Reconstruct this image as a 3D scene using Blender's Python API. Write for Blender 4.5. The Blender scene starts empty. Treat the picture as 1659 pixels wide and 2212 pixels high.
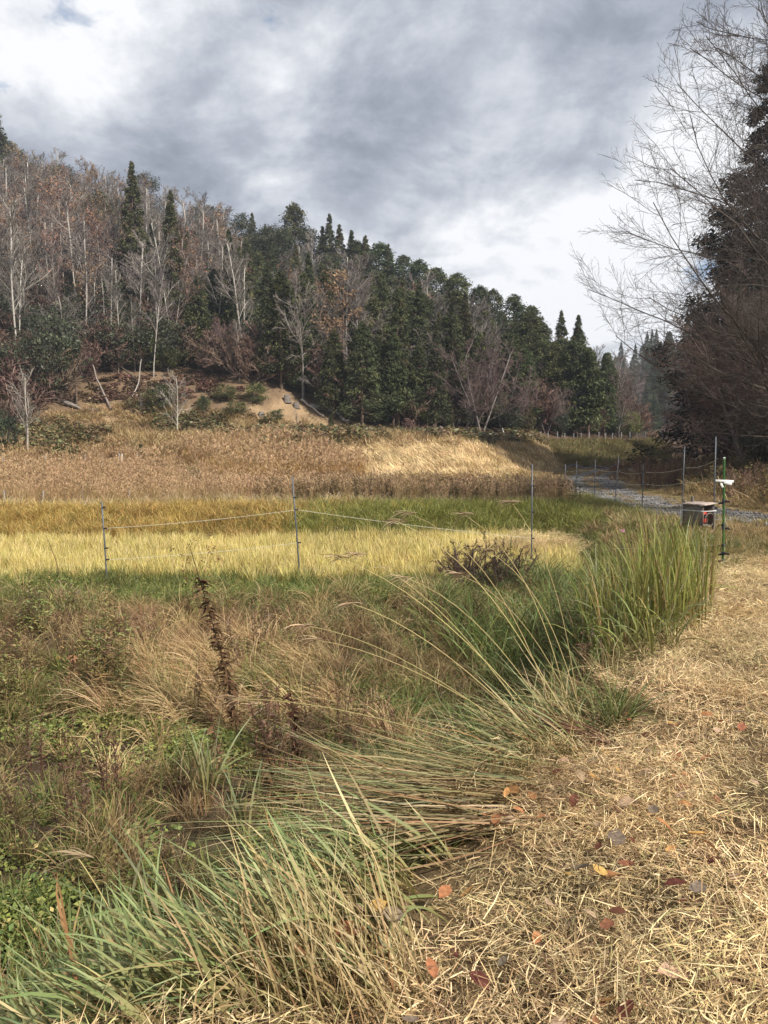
import bpy, math, random
import numpy as np
from mathutils import Vector, Matrix

R = math.radians
sc = bpy.context.scene
C = sc.collection

# ------------------------------------------------------------------ camera
CAM_Z = 1.62
PITCH = R(4.69)
F = 1661.0                      # focal length in units of a 1659 x 2212 picture
cd = bpy.data.cameras.new('camera')
cam = bpy.data.objects.new('camera', cd); C.objects.link(cam)
cd.sensor_fit = 'VERTICAL'; cd.sensor_height = 36.0; cd.lens = 36.0 * F / 2212.0
cd.clip_start = 0.05; cd.clip_end = 3000
cam.location = (0, 0, CAM_Z); cam.rotation_euler = (R(90) - PITCH, 0, 0)
sc.camera = cam

# ------------------------------------------------------------------ sky and sun
SUN = Vector((0.60, -0.50, 0.70)).normalized()
sun_el = math.asin(SUN.z); sun_az = math.atan2(SUN.x, SUN.y)
w = bpy.data.worlds.new('World'); sc.world = w; w.use_nodes = True
nt = w.node_tree; nt.nodes.clear()
def N(t, **k):
    n = nt.nodes.new(t)
    for a, b in k.items(): setattr(n, a, b)
    return n
def L(a, b): nt.links.new(a, b)
def math_n(op, a, b=None, clamp=False):
    n = N('ShaderNodeMath', operation=op, use_clamp=clamp)
    for i, v in enumerate((a, b)):
        if v is None: continue
        if isinstance(v, (int, float)): n.inputs[i].default_value = v
        else: L(v, n.inputs[i])
    return n.outputs[0]
out = N('ShaderNodeOutputWorld')
sky = N('ShaderNodeTexSky', sky_type='NISHITA'); sky.sun_disc = False
sky.sun_elevation = sun_el; sky.sun_rotation = sun_az; sky.altitude = 200
bg_sky = N('ShaderNodeBackground'); bg_sky.inputs[1].default_value = 0.11; L(sky.outputs[0], bg_sky.inputs[0])
tc = N('ShaderNodeTexCoord'); sep = N('ShaderNodeSeparateXYZ'); L(tc.outputs['Generated'], sep.inputs[0])
zc = math_n('ADD', math_n('MAXIMUM', sep.outputs[2], 0.0), 0.42)
cmb = N('ShaderNodeCombineXYZ')
L(math_n('DIVIDE', sep.outputs[0], zc), cmb.inputs[0]); L(math_n('DIVIDE', sep.outputs[1], zc), cmb.inputs[1])
cmb.inputs[2].default_value = 3.7
def noise(scale, detail, rough, dist=0.0, off=(0, 0, 0)):
    m = N('ShaderNodeMapping'); m.inputs['Location'].default_value = off; L(cmb.outputs[0], m.inputs[0])
    n = N('ShaderNodeTexNoise'); n.inputs['Scale'].default_value = scale; n.inputs['Detail'].default_value = detail
    n.inputs['Roughness'].default_value = rough; n.inputs['Distortion'].default_value = dist
    L(m.outputs[0], n.inputs['Vector']); return n.outputs[0]
def px_dir(px, py):
    v = Vector(((px - 829.5) / F, (1106 - py) / F, -1)); v.normalize()
    return (cam.rotation_euler.to_matrix() @ v)
def lobe(px, py, width, amp):
    """a bank of thicker or thinner cloud round one direction"""
    d = px_dir(px, py)
    vm = N('ShaderNodeVectorMath', operation='DOT_PRODUCT'); L(tc.outputs['Generated'], vm.inputs[0]); vm.inputs[1].default_value = d
    e = math_n('POWER', math_n('MAXIMUM', vm.outputs['Value'], 0.0), 1.0 / (2 * (1 - math.cos(width)) + 1e-6))
    return math_n('MULTIPLY', e, amp)
big = noise(1.25, 3.0, 0.5, 0.2, (1.3, 0.4, 0))
mid = noise(3.9, 10.0, 0.60, 0.2, (0.2, 5.1, 1))
val = math_n('ADD', math_n('MULTIPLY', big, 0.50), math_n('SUBTRACT', math_n('MULTIPLY', mid, 1.30), 0.225))
LOBES = [(450, 95, .13, .30), (640, 180, .05, .12), (250, 30, .10, .12), (480, 300, .13, -.15), (1000, 180, .2, -.09), (1290, 640, .16, .26),
         (900, 560, .16, .13), (1640, 90, .12, .10), (150, 330, .2, -.03), (1250, 420, .16, .0), (760, 430, .1, -.05)]
for l in LOBES: val = math_n('ADD', val, lobe(*l))
ramp = N('ShaderNodeValToRGB'); L(val, ramp.inputs[0])
el = ramp.color_ramp.elements
el[0].position = 0.46; el[0].color = (0.245, 0.275, 0.345, 1)
el[1].position = 0.96; el[1].color = (0.98, 0.99, 1.02, 1)
for p, c in ((0.58, (0.33, 0.365, 0.44, 1)), (0.70, (0.47, 0.505, 0.58, 1)), (0.82, (0.68, 0.71, 0.77, 1))):
    e = el.new(p); e.color = c
bg_cl = N('ShaderNodeBackground'); bg_cl.inputs[1].default_value = 0.74; L(ramp.outputs[0], bg_cl.inputs[0])
gap = math_n('ADD', math_n('MULTIPLY', math_n('SUBTRACT', noise(7.0, 8.0, 0.6, 0.3, (7.7, 2.1, 4)), .5), 1.6), 0.35)
for l in ((565, 0, .032, .38), (1490, 615, .03, .36), (1190, 690, .03, .2), (20, 240, .07, .16)): gap = math_n('ADD', gap, lobe(*l))
gm = N('ShaderNodeMapRange'); gm.inputs['From Min'].default_value = 0.70; gm.inputs['From Max'].default_value = 0.88; L(gap, gm.inputs[0])
mix = N('ShaderNodeMixShader'); L(gm.outputs[0], mix.inputs[0]); L(bg_cl.outputs[0], mix.inputs[1]); L(bg_sky.outputs[0], mix.inputs[2])
L(mix.outputs[0], out.inputs[0])

sd = bpy.data.lights.new('sun', 'SUN'); sd.energy = 5.0; sd.angle = R(2.5); sd.color = (1.0, 0.94, 0.84)
so = bpy.data.objects.new('sun', sd); C.objects.link(so)
so.rotation_euler = (-SUN).to_track_quat('-Z', 'Y').to_euler()

sc.view_settings.view_transform = 'Standard'; sc.view_settings.look = 'None'
sc.view_settings.exposure = 0.48; sc.view_settings.gamma = 1.0; sc.view_settings.use_curve_mapping = False
sc.cycles.use_adaptive_sampling = True; sc.cycles.adaptive_threshold = 0.02; sc.cycles.debug_use_spatial_splits = True
sc.cycles.max_bounces = 3; sc.cycles.diffuse_bounces = 2; sc.cycles.transmission_bounces = 2; sc.cycles.transparent_max_bounces = 4

# ------------------------------------------------------------------ small tools
def rgb(h):
    h = h.lstrip('#'); v = [int(h[i:i + 2], 16) / 255 for i in (0, 2, 4)]
    return np.array([x / 12.92 if x <= .04045 else ((x + .055) / 1.055) ** 2.4 for x in v])
def RNG(s): return np.random.default_rng(s)
def nrm(v): return v / (np.linalg.norm(v, axis=-1, keepdims=True) + 1e-9)
def sstep(a, b, x):
    t = np.clip((x - a) / (b - a), 0, 1); return t * t * (3 - 2 * t)
def vnoise(x, y, s=1.0, seed=0):
    """cheap smooth value noise, about -1..1"""
    x = np.asarray(x) * s; y = np.asarray(y) * s
    xi = np.floor(x).astype(np.int64); yi = np.floor(y).astype(np.int64); fx = x - xi; fy = y - yi
    def h(a, b):
        n = (a * 374761393 + b * 668265263 + seed * 1442695041) & 0x7fffffff
        n = ((n ^ (n >> 13)) * 1274126177) & 0x7fffffff
        n = (n ^ (n >> 16)) & 0xffffff
        return n / float(0xffffff) * 2 - 1
    u = fx * fx * (3 - 2 * fx); v = fy * fy * (3 - 2 * fy)
    return (h(xi, yi) * (1 - u) + h(xi + 1, yi) * u) * (1 - v) + (h(xi, yi + 1) * (1 - u) + h(xi + 1, yi + 1) * u) * v

class MB:
    """collects vertices, quads, triangles and a colour for each vertex"""
    def __init__(s): s.V, s.Q, s.T, s.K, s.n = [], [], [], [], 0
    def add(s, v, quads=None, tris=None, col=(.5, .5, .5)):
        v = np.asarray(v, float).reshape(-1, 3); c = np.asarray(col, float)
        if c.ndim == 1: c = np.tile(c, (len(v), 1))
        s.V.append(v); s.K.append(c)
        if quads is not None and len(quads): s.Q.append(np.asarray(quads) + s.n)
        if tris is not None and len(tris): s.T.append(np.asarray(tris) + s.n)
        s.n += len(v); return s
    def mesh(s, name, mat, smooth=False):
        me = bpy.data.meshes.new(name)
        V = np.concatenate(s.V); K = np.concatenate(s.K)
        Q = np.concatenate(s.Q) if s.Q else np.zeros((0, 4), int); T = np.concatenate(s.T) if s.T else np.zeros((0, 3), int)
        me.vertices.add(len(V)); me.vertices.foreach_set('co', V.astype(np.float32).ravel())
        lv = np.concatenate([Q.ravel(), T.ravel()]).astype(np.int32)
        me.loops.add(len(lv)); me.loops.foreach_set('vertex_index', lv)
        me.polygons.add(len(Q) + len(T))
        ls = np.concatenate([np.arange(len(Q)) * 4, len(Q) * 4 + np.arange(len(T)) * 3]).astype(np.int32)
        me.polygons.foreach_set('loop_start', ls)
        me.update(calc_edges=True); me.validate()
        at = me.attributes.new('col', 'FLOAT_COLOR', 'POINT')
        at.data.foreach_set('color', np.concatenate([K, np.ones((len(K), 1))], 1).astype(np.float32).ravel())
        if smooth: me.polygons.foreach_set('use_smooth', np.ones(len(me.polygons), bool))
        me.materials.append(mat); return me
def obj(name, data, parent=None, loc=None):
    o = bpy.data.objects.new(name, data); C.objects.link(o)
    if parent is not None: o.parent = parent
    if loc is not None: o.location = loc
    return o
def tag(o, label, cat, group=None, kind=None):
    o['label'] = label; o['category'] = cat
    if group: o['group'] = group
    if kind: o['kind'] = kind
    return o
def thing(name, label, cat, loc, rz=0, group=None, scale=1.0):
    o = obj(name, None, None, loc); o.rotation_euler = (0, 0, rz)
    o.scale = (scale,) * 3 if isinstance(scale, (int, float)) else scale
    o.empty_display_size = .2
    return tag(o, label, cat, group)

# ------------------------------------------------------------------ materials
def mat_col(name, rough=.7, trans=0.0, spec=.25, vary=.25, hue=.02, patch=0.0, patch_scale=.5, bump=0.0, bump_scale=40, grain=0.0, grain_scale=30):
    """colour from the mesh's own colour attribute, varied from object to object and by soft patches"""
    m = bpy.data.materials.new(name); m.use_nodes = True; t = m.node_tree; t.nodes.clear()
    n = t.nodes.new
    l = t.links.new
    o = n('ShaderNodeOutputMaterial'); at = n('ShaderNodeAttribute'); at.attribute_name = 'col'
    hs = n('ShaderNodeHueSaturation'); l(at.outputs['Color'], hs.inputs['Color'])
    oi = n('ShaderNodeObjectInfo')
    mr = n('ShaderNodeMapRange'); mr.inputs['To Min'].default_value = 1 - vary; mr.inputs['To Max'].default_value = 1 + vary; l(oi.outputs['Random'], mr.inputs[0])
    v = mr.outputs[0]
    geo = n('ShaderNodeNewGeometry')
    for amt, scl, det in ((patch, patch_scale, 3), (grain, grain_scale, 5)):
        if not amt: continue
        no = n('ShaderNodeTexNoise'); no.inputs['Scale'].default_value = scl; no.inputs['Detail'].default_value = det; no.inputs['Roughness'].default_value = .6
        l(geo.outputs['Position'], no.inputs['Vector'])
        m2 = n('ShaderNodeMapRange'); m2.inputs['From Min'].default_value = .3; m2.inputs['From Max'].default_value = .7
        m2.inputs['To Min'].default_value = 1 - amt; m2.inputs['To Max'].default_value = 1 + amt; l(no.outputs[0], m2.inputs[0])
        mu = n('ShaderNodeMath'); mu.operation = 'MULTIPLY'; l(v, mu.inputs[0]); l(m2.outputs[0], mu.inputs[1]); v = mu.outputs[0]
    l(v, hs.inputs['Value'])
    wn = n('ShaderNodeTexWhiteNoise'); wn.noise_dimensions = '1D'; l(oi.outputs['Random'], wn.inputs['W'])
    m3 = n('ShaderNodeMapRange'); m3.inputs['To Min'].default_value = .5 - hue; m3.inputs['To Max'].default_value = .5 + hue; l(wn.outputs[0], m3.inputs[0]); l(m3.outputs[0], hs.inputs['Hue'])
    b = n('ShaderNodeBsdfPrincipled'); l(hs.outputs[0], b.inputs['Base Color']); b.inputs['Roughness'].default_value = rough
    b.inputs['Specular IOR Level'].default_value = spec
    if bump:
        bn = n('ShaderNodeTexNoise'); bn.inputs['Scale'].default_value = bump_scale; bn.inputs['Detail'].default_value = 6; l(geo.outputs['Position'], bn.inputs['Vector'])
        bp = n('ShaderNodeBump'); bp.inputs['Strength'].default_value = bump; bp.inputs['Distance'].default_value = .03; l(bn.outputs[0], bp.inputs['Height']); l(bp.outputs[0], b.inputs['Normal'])
    s = b.outputs[0]
    if trans:
        tr = n('ShaderNodeBsdfTranslucent'); l(hs.outputs[0], tr.inputs[0])
        mx = n('ShaderNodeMixShader'); mx.inputs[0].default_value = trans; l(s, mx.inputs[1]); l(tr.outputs[0], mx.inputs[2]); s = mx.outputs[0]
    l(s, o.inputs[0]); return m
M = {
    'ground': mat_col('ground_soil', .95, spec=.1, vary=0, hue=0, patch=.22, patch_scale=.6, bump=.8, bump_scale=22, grain=.35, grain_scale=9),
    'gravel': mat_col('gravel_stone', .9, spec=.2, vary=.3, hue=.02),
    'blade': mat_col('grass_blade', .55, .30, .35, .22, .018, .15, .7),
    'straw': mat_col('dry_straw', .65, .15, .3, .20, .012, .22, 1.1),
    'rice': mat_col('rice_stubble', .6, .25, .25, .13, .012, .16, .35),
    'needle': mat_col('conifer_foliage', .65, .12, .2, .28, .03, .18, .12),
    'leaf': mat_col('evergreen_leaf', .5, .2, .4, .25, .03, .15, .3),
    'rust': mat_col('withered_leaf', .7, .25, .15, .25, .03),
    'twig': mat_col('bare_twigs', .8, 0, .15, .25, .02, .12, .2),
    'bark': mat_col('tree_bark', .9, 0, .1, .2, .015, grain=.3, grain_scale=6),
    'fallen': mat_col('fallen_leaf', .8, .15, .1, .25, .012, grain=.4, grain_scale=60),
    'steel': mat_col('painted_steel', .45, 0, .5, .05, .0, grain=.15, grain_scale=60),
    'plastic': mat_col('moulded_plastic', .4, 0, .5, .05, 0),
    'rope': mat_col('fence_cord', .7, .1, .2, .1, .01),
    'wood': mat_col('weathered_wood', .85, 0, .15, .08, .01, grain=.35, grain_scale=35, bump=.4, bump_scale=60),
    'stone': mat_col('field_stone', .9, 0, .2, .2, .02, grain=.3, grain_scale=12, bump=.6, bump_scale=14),
}

# ------------------------------------------------------------------ terrain
EY = [-30, -2, 0, 2.1, 3.4, 4.5, 6.2, 9.5, 11, 12.5, 15, 20, 26, 40, 60, 90]
EX = [-9, -2.7, -1.45, -.30, .76, 1.54, 2.4, 3.6, 4.6, 5.2, 5.7, 6.1, 6.3, 6.6, 7, 7]
def edge(y): return np.interp(y, EY, EX)
def hillslope(t): return np.interp(t, [-1.2, -.7, -.5, -.3, -.115, .05, .19, .28, .36], [.52, .50, .46, .40, .30, .20, .11, .05, .0])
def hillbase(t): return np.interp(t, [-1, -.3, -.05, .1, .2, .3, .4], [50, 52, 55, 58, 61, 68, 90])
def crest(t): return np.interp(t, [-1, -.5, -.115, .05, .19, .3], [150, 138, 112, 100, 92, 92])
def ground(x, y):
    x = np.asarray(x, float); y = np.asarray(y, float)
    ysh = y - np.interp(x, [-14, 3.5], [-1.0, 1.0]) * sstep(11.5, 15, y) * sstep(30, 22, y)
    zl = np.interp(ysh, [-30, 5.5, 7.3, 8.4, 10.6, 11.4, 17.3, 19.4, 21, 32, 60], [-1.0, -1.02, -.98, -.82, -.52, -.5, -.52, -.12, -.08, .26, .45])
    zr = np.interp(y, [-30, 8, 14, 25, 40, 60, 90], [0, 0, 0, .0, .1, .35, .9])
    e = edge(y); wdt = np.interp(y, [0, 7, 11, 13], [1.5, 1.6, 1.8, 2.0])
    b = sstep(-wdt, -.05, x - e)
    z = zl * (1 - b) + zr * b
    # low knoll and upper terrace behind the fields
    T = np.interp(x, [-60, -5, 4, 8, 12, 20, 26, 34, 60], [33, 33, 33.5, 42, 51, 57, 67, 90, 120])
    wd = np.interp(x, [4, 12], [15, 9])
    z = z + 1.75 * sstep(0, 1, (y - T) / wd)
    # wooded hill
    t = x / np.maximum(y, 20.)
    yy = np.maximum(y - hillbase(t), 0); lim = crest(t) - hillbase(t)
    yy = np.where(yy > lim, lim + (yy - lim) * -.15, yy)
    z = z + hillslope(t) * yy * sstep(0, 10, yy + 2)
    # spur with bare soil on the cleared slope
    z = z + 2.0 * np.exp(-((x + 10.5) / 5.0) ** 2 - ((y - 64) / 5.) ** 2)
    # rise on the right beyond the track, and the hill across the valley
    xr = np.interp(y, [-30, 10, 20, 35, 50, 80, 120], [9, 10.5, 11.8, 13.5, 21, 34, 52])
    z = z + np.minimum(np.maximum(x - xr, 0) * .42, 30) * sstep(0, 4, x - xr)
    z = z + 10 * sstep(150, 300, y) * sstep(.12, .30, t)
    near = np.exp(-(np.hypot(x, y) / 60) ** 2)
    z = z + near * (.06 * vnoise(x, y, .9, 3) + .03 * vnoise(x, y, 2.6, 5)) + .03 * sstep(.1, .8, vnoise(x, y, 3.7, 15) + .5 * vnoise(x, y, 7., 16)) * sstep(12, 6, y) + .12 * vnoise(x, y, .28, 8) * sstep(7, 30, y) * (1 - b * sstep(0, 1, 30 - y)) * np.where((y > 11) & (y < 18.5) & (x < 4), .25, 1)
    z = z + .35 * vnoise(x, y, .13, 11) * sstep(30, 60, y)
    return z
def project(x, y, z):
    cp, sp = math.cos(PITCH), math.sin(PITCH)
    dz = z - CAM_Z; d = y * cp - dz * sp; u = y * sp + dz * cp
    return 829.5 + F * x / np.maximum(d, .01), 1106 - F * u / np.maximum(d, .01)
_D = np.concatenate([np.arange(1.2, 12, .04), np.geomspace(12, 420, 700)])
def hit(px, py):
    """where the line of sight through a point of the photograph meets the ground"""
    px = np.atleast_1d(np.asarray(px, float)); py = np.atleast_1d(np.asarray(py, float))
    cp, sp = math.cos(PITCH), math.sin(PITCH)
    a = (px - 829.5) / F; b = (1106 - py) / F
    vy = cp + b * sp; vz = -sp + b * cp
    X = a[:, None] / vy[:, None] * _D; Z = CAM_Z + vz[:, None] / vy[:, None] * _D; Y = np.broadcast_to(_D, X.shape)
    h = Z < ground(X, Y); i = np.where(h.any(1), h.argmax(1), len(_D) - 1)
    r = np.arange(len(px)); x, y = X[r, i], Y[r, i]
    return np.stack([x, y, ground(x, y)], 1)
def hit1(px, py): return hit(px, py)[0]
def inpoly(px, py, poly):
    p = np.asarray(poly, float); c = np.zeros(px.shape, bool); j = len(p) - 1
    for i in range(len(p)):
        cnd = ((p[i, 1] > py) != (p[j, 1] > py)) & (px < (p[j, 0] - p[i, 0]) * (py - p[i, 1]) / (p[j, 1] - p[i, 1] + 1e-9) + p[i, 0]); c ^= cnd; j = i
    return c
def field(rng, poly, dens, seed_cut=None):
    """points spread evenly over the patch of ground that a polygon of the photograph covers"""
    p = np.asarray(poly, float); q = []
    for i in range(len(p)):
        a, b = p[i], p[(i + 1) % len(p)]
        for s in np.linspace(0, 1, 6): q.append(a + (b - a) * s)
    q = np.array(q); g = hit(q[:, 0], q[:, 1]); lo = g.min(0) - .2; hi = g.max(0) + .2
    n = int((hi[0] - lo[0]) * (hi[1] - lo[1]) * dens)
    n = min(n, 400000)
    x = rng.uniform(lo[0], hi[0], n); y = rng.uniform(lo[1], hi[1], n); z = ground(x, y)
    u, v = project(x, y, z); k = inpoly(u, v, p)
    return np.stack([x, y, z], 1)[k]

SOIL, DRY, GREEN, STRAW, GRAVEL, LITTER, OCHRE = (np.array(a) for a in ((.075, .052, .034), (.20, .135, .07), (.085, .10, .032), (.20, .14, .072), (.17, .16, .15), (.085, .055, .038), (.36, .25, .145)))
ROAD = [(13, 12.5), (9.6, 15.3), (7.9, 18.5), (7.5, 23), (8.2, 29), (10, 38), (13.5, 48), (19, 56), (27, 70)]
def road_dist(x, y):
    d = np.full(np.shape(x), 1e9)
    for (ax, ay), (bx, by) in zip(ROAD[:-1], ROAD[1:]):
        t = np.clip(((x - ax) * (bx - ax) + (y - ay) * (by - ay)) / ((bx - ax) ** 2 + (by - ay) ** 2), 0, 1)
        d = np.minimum(d, np.hypot(x - ax - t * (bx - ax), y - ay - t * (by - ay)))
    return d
SOILPOLY = [[(520, 905), (590, 855), (640, 850), (700, 885), (770, 935), (560, 930)], [(190, 880), (330, 880), (330, 925), (190, 915)], [(690, 940), (800, 945), (830, 960), (700, 955)]]
def ground_sheet():
    ys = np.concatenate([np.linspace(-30, 0, 16)[:-1], np.arange(0, 13, .085), np.arange(13, 40, .26), np.geomspace(40, 900, 160)])
    us = np.sinh(np.linspace(-1.6, 1.6, 261)) / math.sinh(1.6)
    Y, U = np.meshgrid(ys, us, indexing='ij'); X = U * (14 + .85 * np.maximum(Y, 0)); Z = ground(X, Y)
    e = X - edge(Y); k = np.zeros(X.shape + (3,)) + DRY
    def put(mask, c):
        nonlocal k
        k = k * (1 - mask[..., None]) + c * mask[..., None]
    n1 = vnoise(X, Y, .8, 21); n2 = vnoise(X, Y, 2.3, 22)
    low = sstep(-.1, -.8, e) * (Y < 11.5); put(low, SOIL); put(low * sstep(-.1, .5, n1), GREEN * .8)
    put((e > -.3) & (Y < 11), STRAW * .55)
    put(((Y > 10.8) & (Y < 21.5) & (e < 0)) * 1., GREEN)
    put(((Y > 11.8) & (Y < 17.3) & (e < -1.9)) * 1., np.array([.34, .26, .10]))
    put(((Y > 20.5) & (Y < 34) & (e < 2)) * 1., DRY)
    put(((e > 0) & (Y > 10.5) & (Y < 60)) * 1., np.array([.22, .16, .08])); put(((e > 0) & (Y > 10.5) & (Y < 60)) * sstep(0, .5, n1), np.array([.12, .12, .045]))
    rd = road_dist(X, Y); rut = np.abs(np.abs(rd - .0) - .75)
    put(sstep(.55, .25, rut + .12 * n2) * (Y > 8), GRAVEL)
    t = X / np.maximum(Y, 20.); put(sstep(-3, 8, Y - hillbase(t) - 14 * sstep(.02, -.1, t)), LITTER)
    put(sstep(-6, 2, Y - hillbase(t)) * sstep(26, 14, Y - hillbase(t)) * sstep(.05, -.05, t), np.array([.17, .115, .07]))
    u, v = project(X, Y, Z)
    for P in SOILPOLY: put(inpoly(u, v + 14 * n1, P) * (Y > 45) * 1., OCHRE * .8)
    idx = np.arange(X.size).reshape(X.shape)
    q = np.stack([idx[:-1, :-1], idx[:-1, 1:], idx[1:, 1:], idx[1:, :-1]], -1).reshape(-1, 4)
    b = MB().add(np.stack([X, Y, Z], -1).reshape(-1, 3), q, None, k.reshape(-1, 3))
    o = obj('ground', b.mesh('ground', M['ground'], True)); return tag(o, 'uneven soil of the terraced valley floor and hillside', 'ground', kind='structure')
ground_sheet()

# ------------------------------------------------------------------ blades, leaf cards, tubes
def blades(b, rng, root, az, ln, a0, cv, wd, c0, c1, K=4, p=1.5, twist=None, kink=0.0, drift=0.0):
    n = len(root); b1 = lambda v: np.broadcast_to(np.asarray(v, float), (n,))
    az, ln, a0, cv, wd = map(b1, (az, ln, a0, cv, wd)); h = np.stack([np.sin(az), np.cos(az), np.zeros(n)], 1)
    tw = rng.uniform(-1, 1, n) * (1.2 if twist is None else twist)
    pos = np.array(root, float); rows = []; cols = []; dr = rng.normal(0, drift, n) if drift else 0.0; az0 = az
    kb = np.where(rng.random(n) < kink, rng.uniform(.3, .85, n), 9.) if kink else np.full(n, 9.); ka = rng.uniform(.6, 2.0, n)
    for i in range(K + 1):
        s = i / K; ang = a0 + cv * s ** p + ka * (s > kb)
        if drift: az = az0 + dr * s * 1.4; h = np.stack([np.sin(az), np.cos(az), np.zeros(n)], 1)
        d = h * np.sin(ang)[:, None] + np.array([0, 0, 1.]) * np.cos(ang)[:, None]
        side = np.stack([np.cos(az), -np.sin(az), np.zeros(n)], 1); up = np.cross(side, d)
        sd = side * np.cos(tw * (1 - .3 * s))[:, None] + up * np.sin(tw * (1 - .3 * s))[:, None]
        ws = wd * (min(1, .55 + 1.5 * s) if s < .4 else (1 - ((s - .4) / .6) ** 1.6 * .93))
        rows += [pos - sd * (ws / 2)[:, None], pos + sd * (ws / 2)[:, None]]
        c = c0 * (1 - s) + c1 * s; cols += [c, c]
        sm = (i + .5) / K; am = a0 + cv * sm ** p + ka * (sm > kb)
        pos = pos + (h * np.sin(am)[:, None] + np.array([0, 0, 1.]) * np.cos(am)[:, None]) * (ln / K)[:, None]
    V = np.stack(rows, 1); m = 2 * (K + 1); base = np.arange(n)[:, None] * m
    q = np.concatenate([base + np.array([2 * i, 2 * i + 1, 2 * i + 3, 2 * i + 2]) for i in range(K)], 0)
    cc = [np.broadcast_to(np.asarray(c, float), (n, 3)) for c in cols]
    b.add(V.reshape(-1, 3), q, None, np.stack(cc, 1).reshape(-1, 3))
    return pos
def pick(rng, n, cols, jit=.15):
    """one colour for each of n pieces out of a weighted list"""
    cs = np.array([c for c, _ in cols]); ws = np.array([x for _, x in cols], float); ws /= ws.sum()
    return cs[rng.choice(len(cs), n, p=ws)] * (1 + rng.uniform(-jit, jit, (n, 1)))
def cards(b, rng, ctr, d, ln, wd, col, cup=.0, face=None):
    n = len(ctr); d = nrm(d); ln = np.broadcast_to(ln, (n,))[:, None]; wd = np.broadcast_to(wd, (n,))[:, None]
    s = nrm(np.cross(d, nrm(rng.normal(0, 1, (n, 3)) + (np.array(face) if face is not None else 0)))); u = np.cross(s, d)
    p0 = ctr - d * ln * .5; p2 = ctr + d * ln * .5; m = ctr - u * ln * cup
    V = np.stack([p0, m - s * wd * .5, p2, m + s * wd * .5], 1); i = np.arange(n)[:, None] * 4
    b.add(V.reshape(-1, 3), i + np.arange(4), None, np.repeat(np.broadcast_to(col, (n, 3)), 4, 0))
def tubes(b, P, Rr, sides, col):
    n, k = P.shape[:2]; T = np.zeros_like(P); T[:, 1:-1] = P[:, 2:] - P[:, :-2]; T[:, 0] = P[:, 1] - P[:, 0]; T[:, -1] = P[:, -1] - P[:, -2]; T = nrm(T)
    a = np.where(np.abs(T[:, :1, 2:3]) > .8, np.array([1., 0, 0]), np.array([0, 0, 1.])); s = nrm(np.cross(T, np.broadcast_to(a, T.shape))); u = np.cross(s, T)
    th = np.arange(sides) / sides * 2 * math.pi
    V = P[:, :, None] + Rr[:, :, None, None] * (s[:, :, None] * np.cos(th)[:, None] + u[:, :, None] * np.sin(th)[:, None])
    idx = np.arange(n * k * sides).reshape(n, k, sides); nx = np.roll(idx, -1, 2)
    q = np.stack([idx[:, :-1], nx[:, :-1], nx[:, 1:], idx[:, 1:]], -1).reshape(-1, 4)
    col = np.asarray(col, float)
    if col.ndim == 1: cc = np.broadcast_to(col, (n, k, sides, 3))
    else: cc = np.broadcast_to(col[:, None, None], (n, k, sides, 3))
    b.add(V.reshape(-1, 3), q, None, cc.reshape(-1, 3))
def rod(b, p0, p1, r0, r1=None, sides=8, col=(.5, .5, .5), caps=True):
    p0 = np.array(p0, float); p1 = np.array(p1, float); r1 = r0 if r1 is None else r1
    st = b.n; tubes(b, np.stack([p0, p1])[None], np.array([[r0, r1]]), sides, np.array(col))
    if caps:
        for k, pt in ((0, p0), (1, p1)):
            ring = st + k * sides + np.arange(sides); c = b.n; b.add(pt[None], None, None, np.array(col))
            tri = np.stack([ring, np.roll(ring, -1), np.full(sides, c)], 1); b.T.append(tri)
def box(b, ctr, size, rot=None, col=(.5, .5, .5), bev=.06):
    """a box with chamfered edges"""
    h = np.array(size, float) / 2; e = min(h) * bev * 2; V = []
    for sx in (-1, 1):
        for sy in (-1, 1):
            for sz in (-1, 1):
                s = np.array([sx, sy, sz])
                for ax in range(3):
                    v = s * (h - e); v[ax] = s[ax] * h[ax]; V.append(v)
    V = np.array(V)
    from itertools import product
    import bmesh
    bm = bmesh.new(); [bm.verts.new(v) for v in V]; r = bmesh.ops.convex_hull(bm, input=bm.verts); bm.verts.index_update()
    vv = np.array([v.co[:] for v in bm.verts]); tr = np.array([[v.index for v in f.verts] for f in bm.faces if len(f.verts) == 3]); bm.free()
    if rot is not None: vv = vv @ np.array(rot).T
    b.add(vv + np.array(ctr), None, tr, np.array(col))

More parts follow.
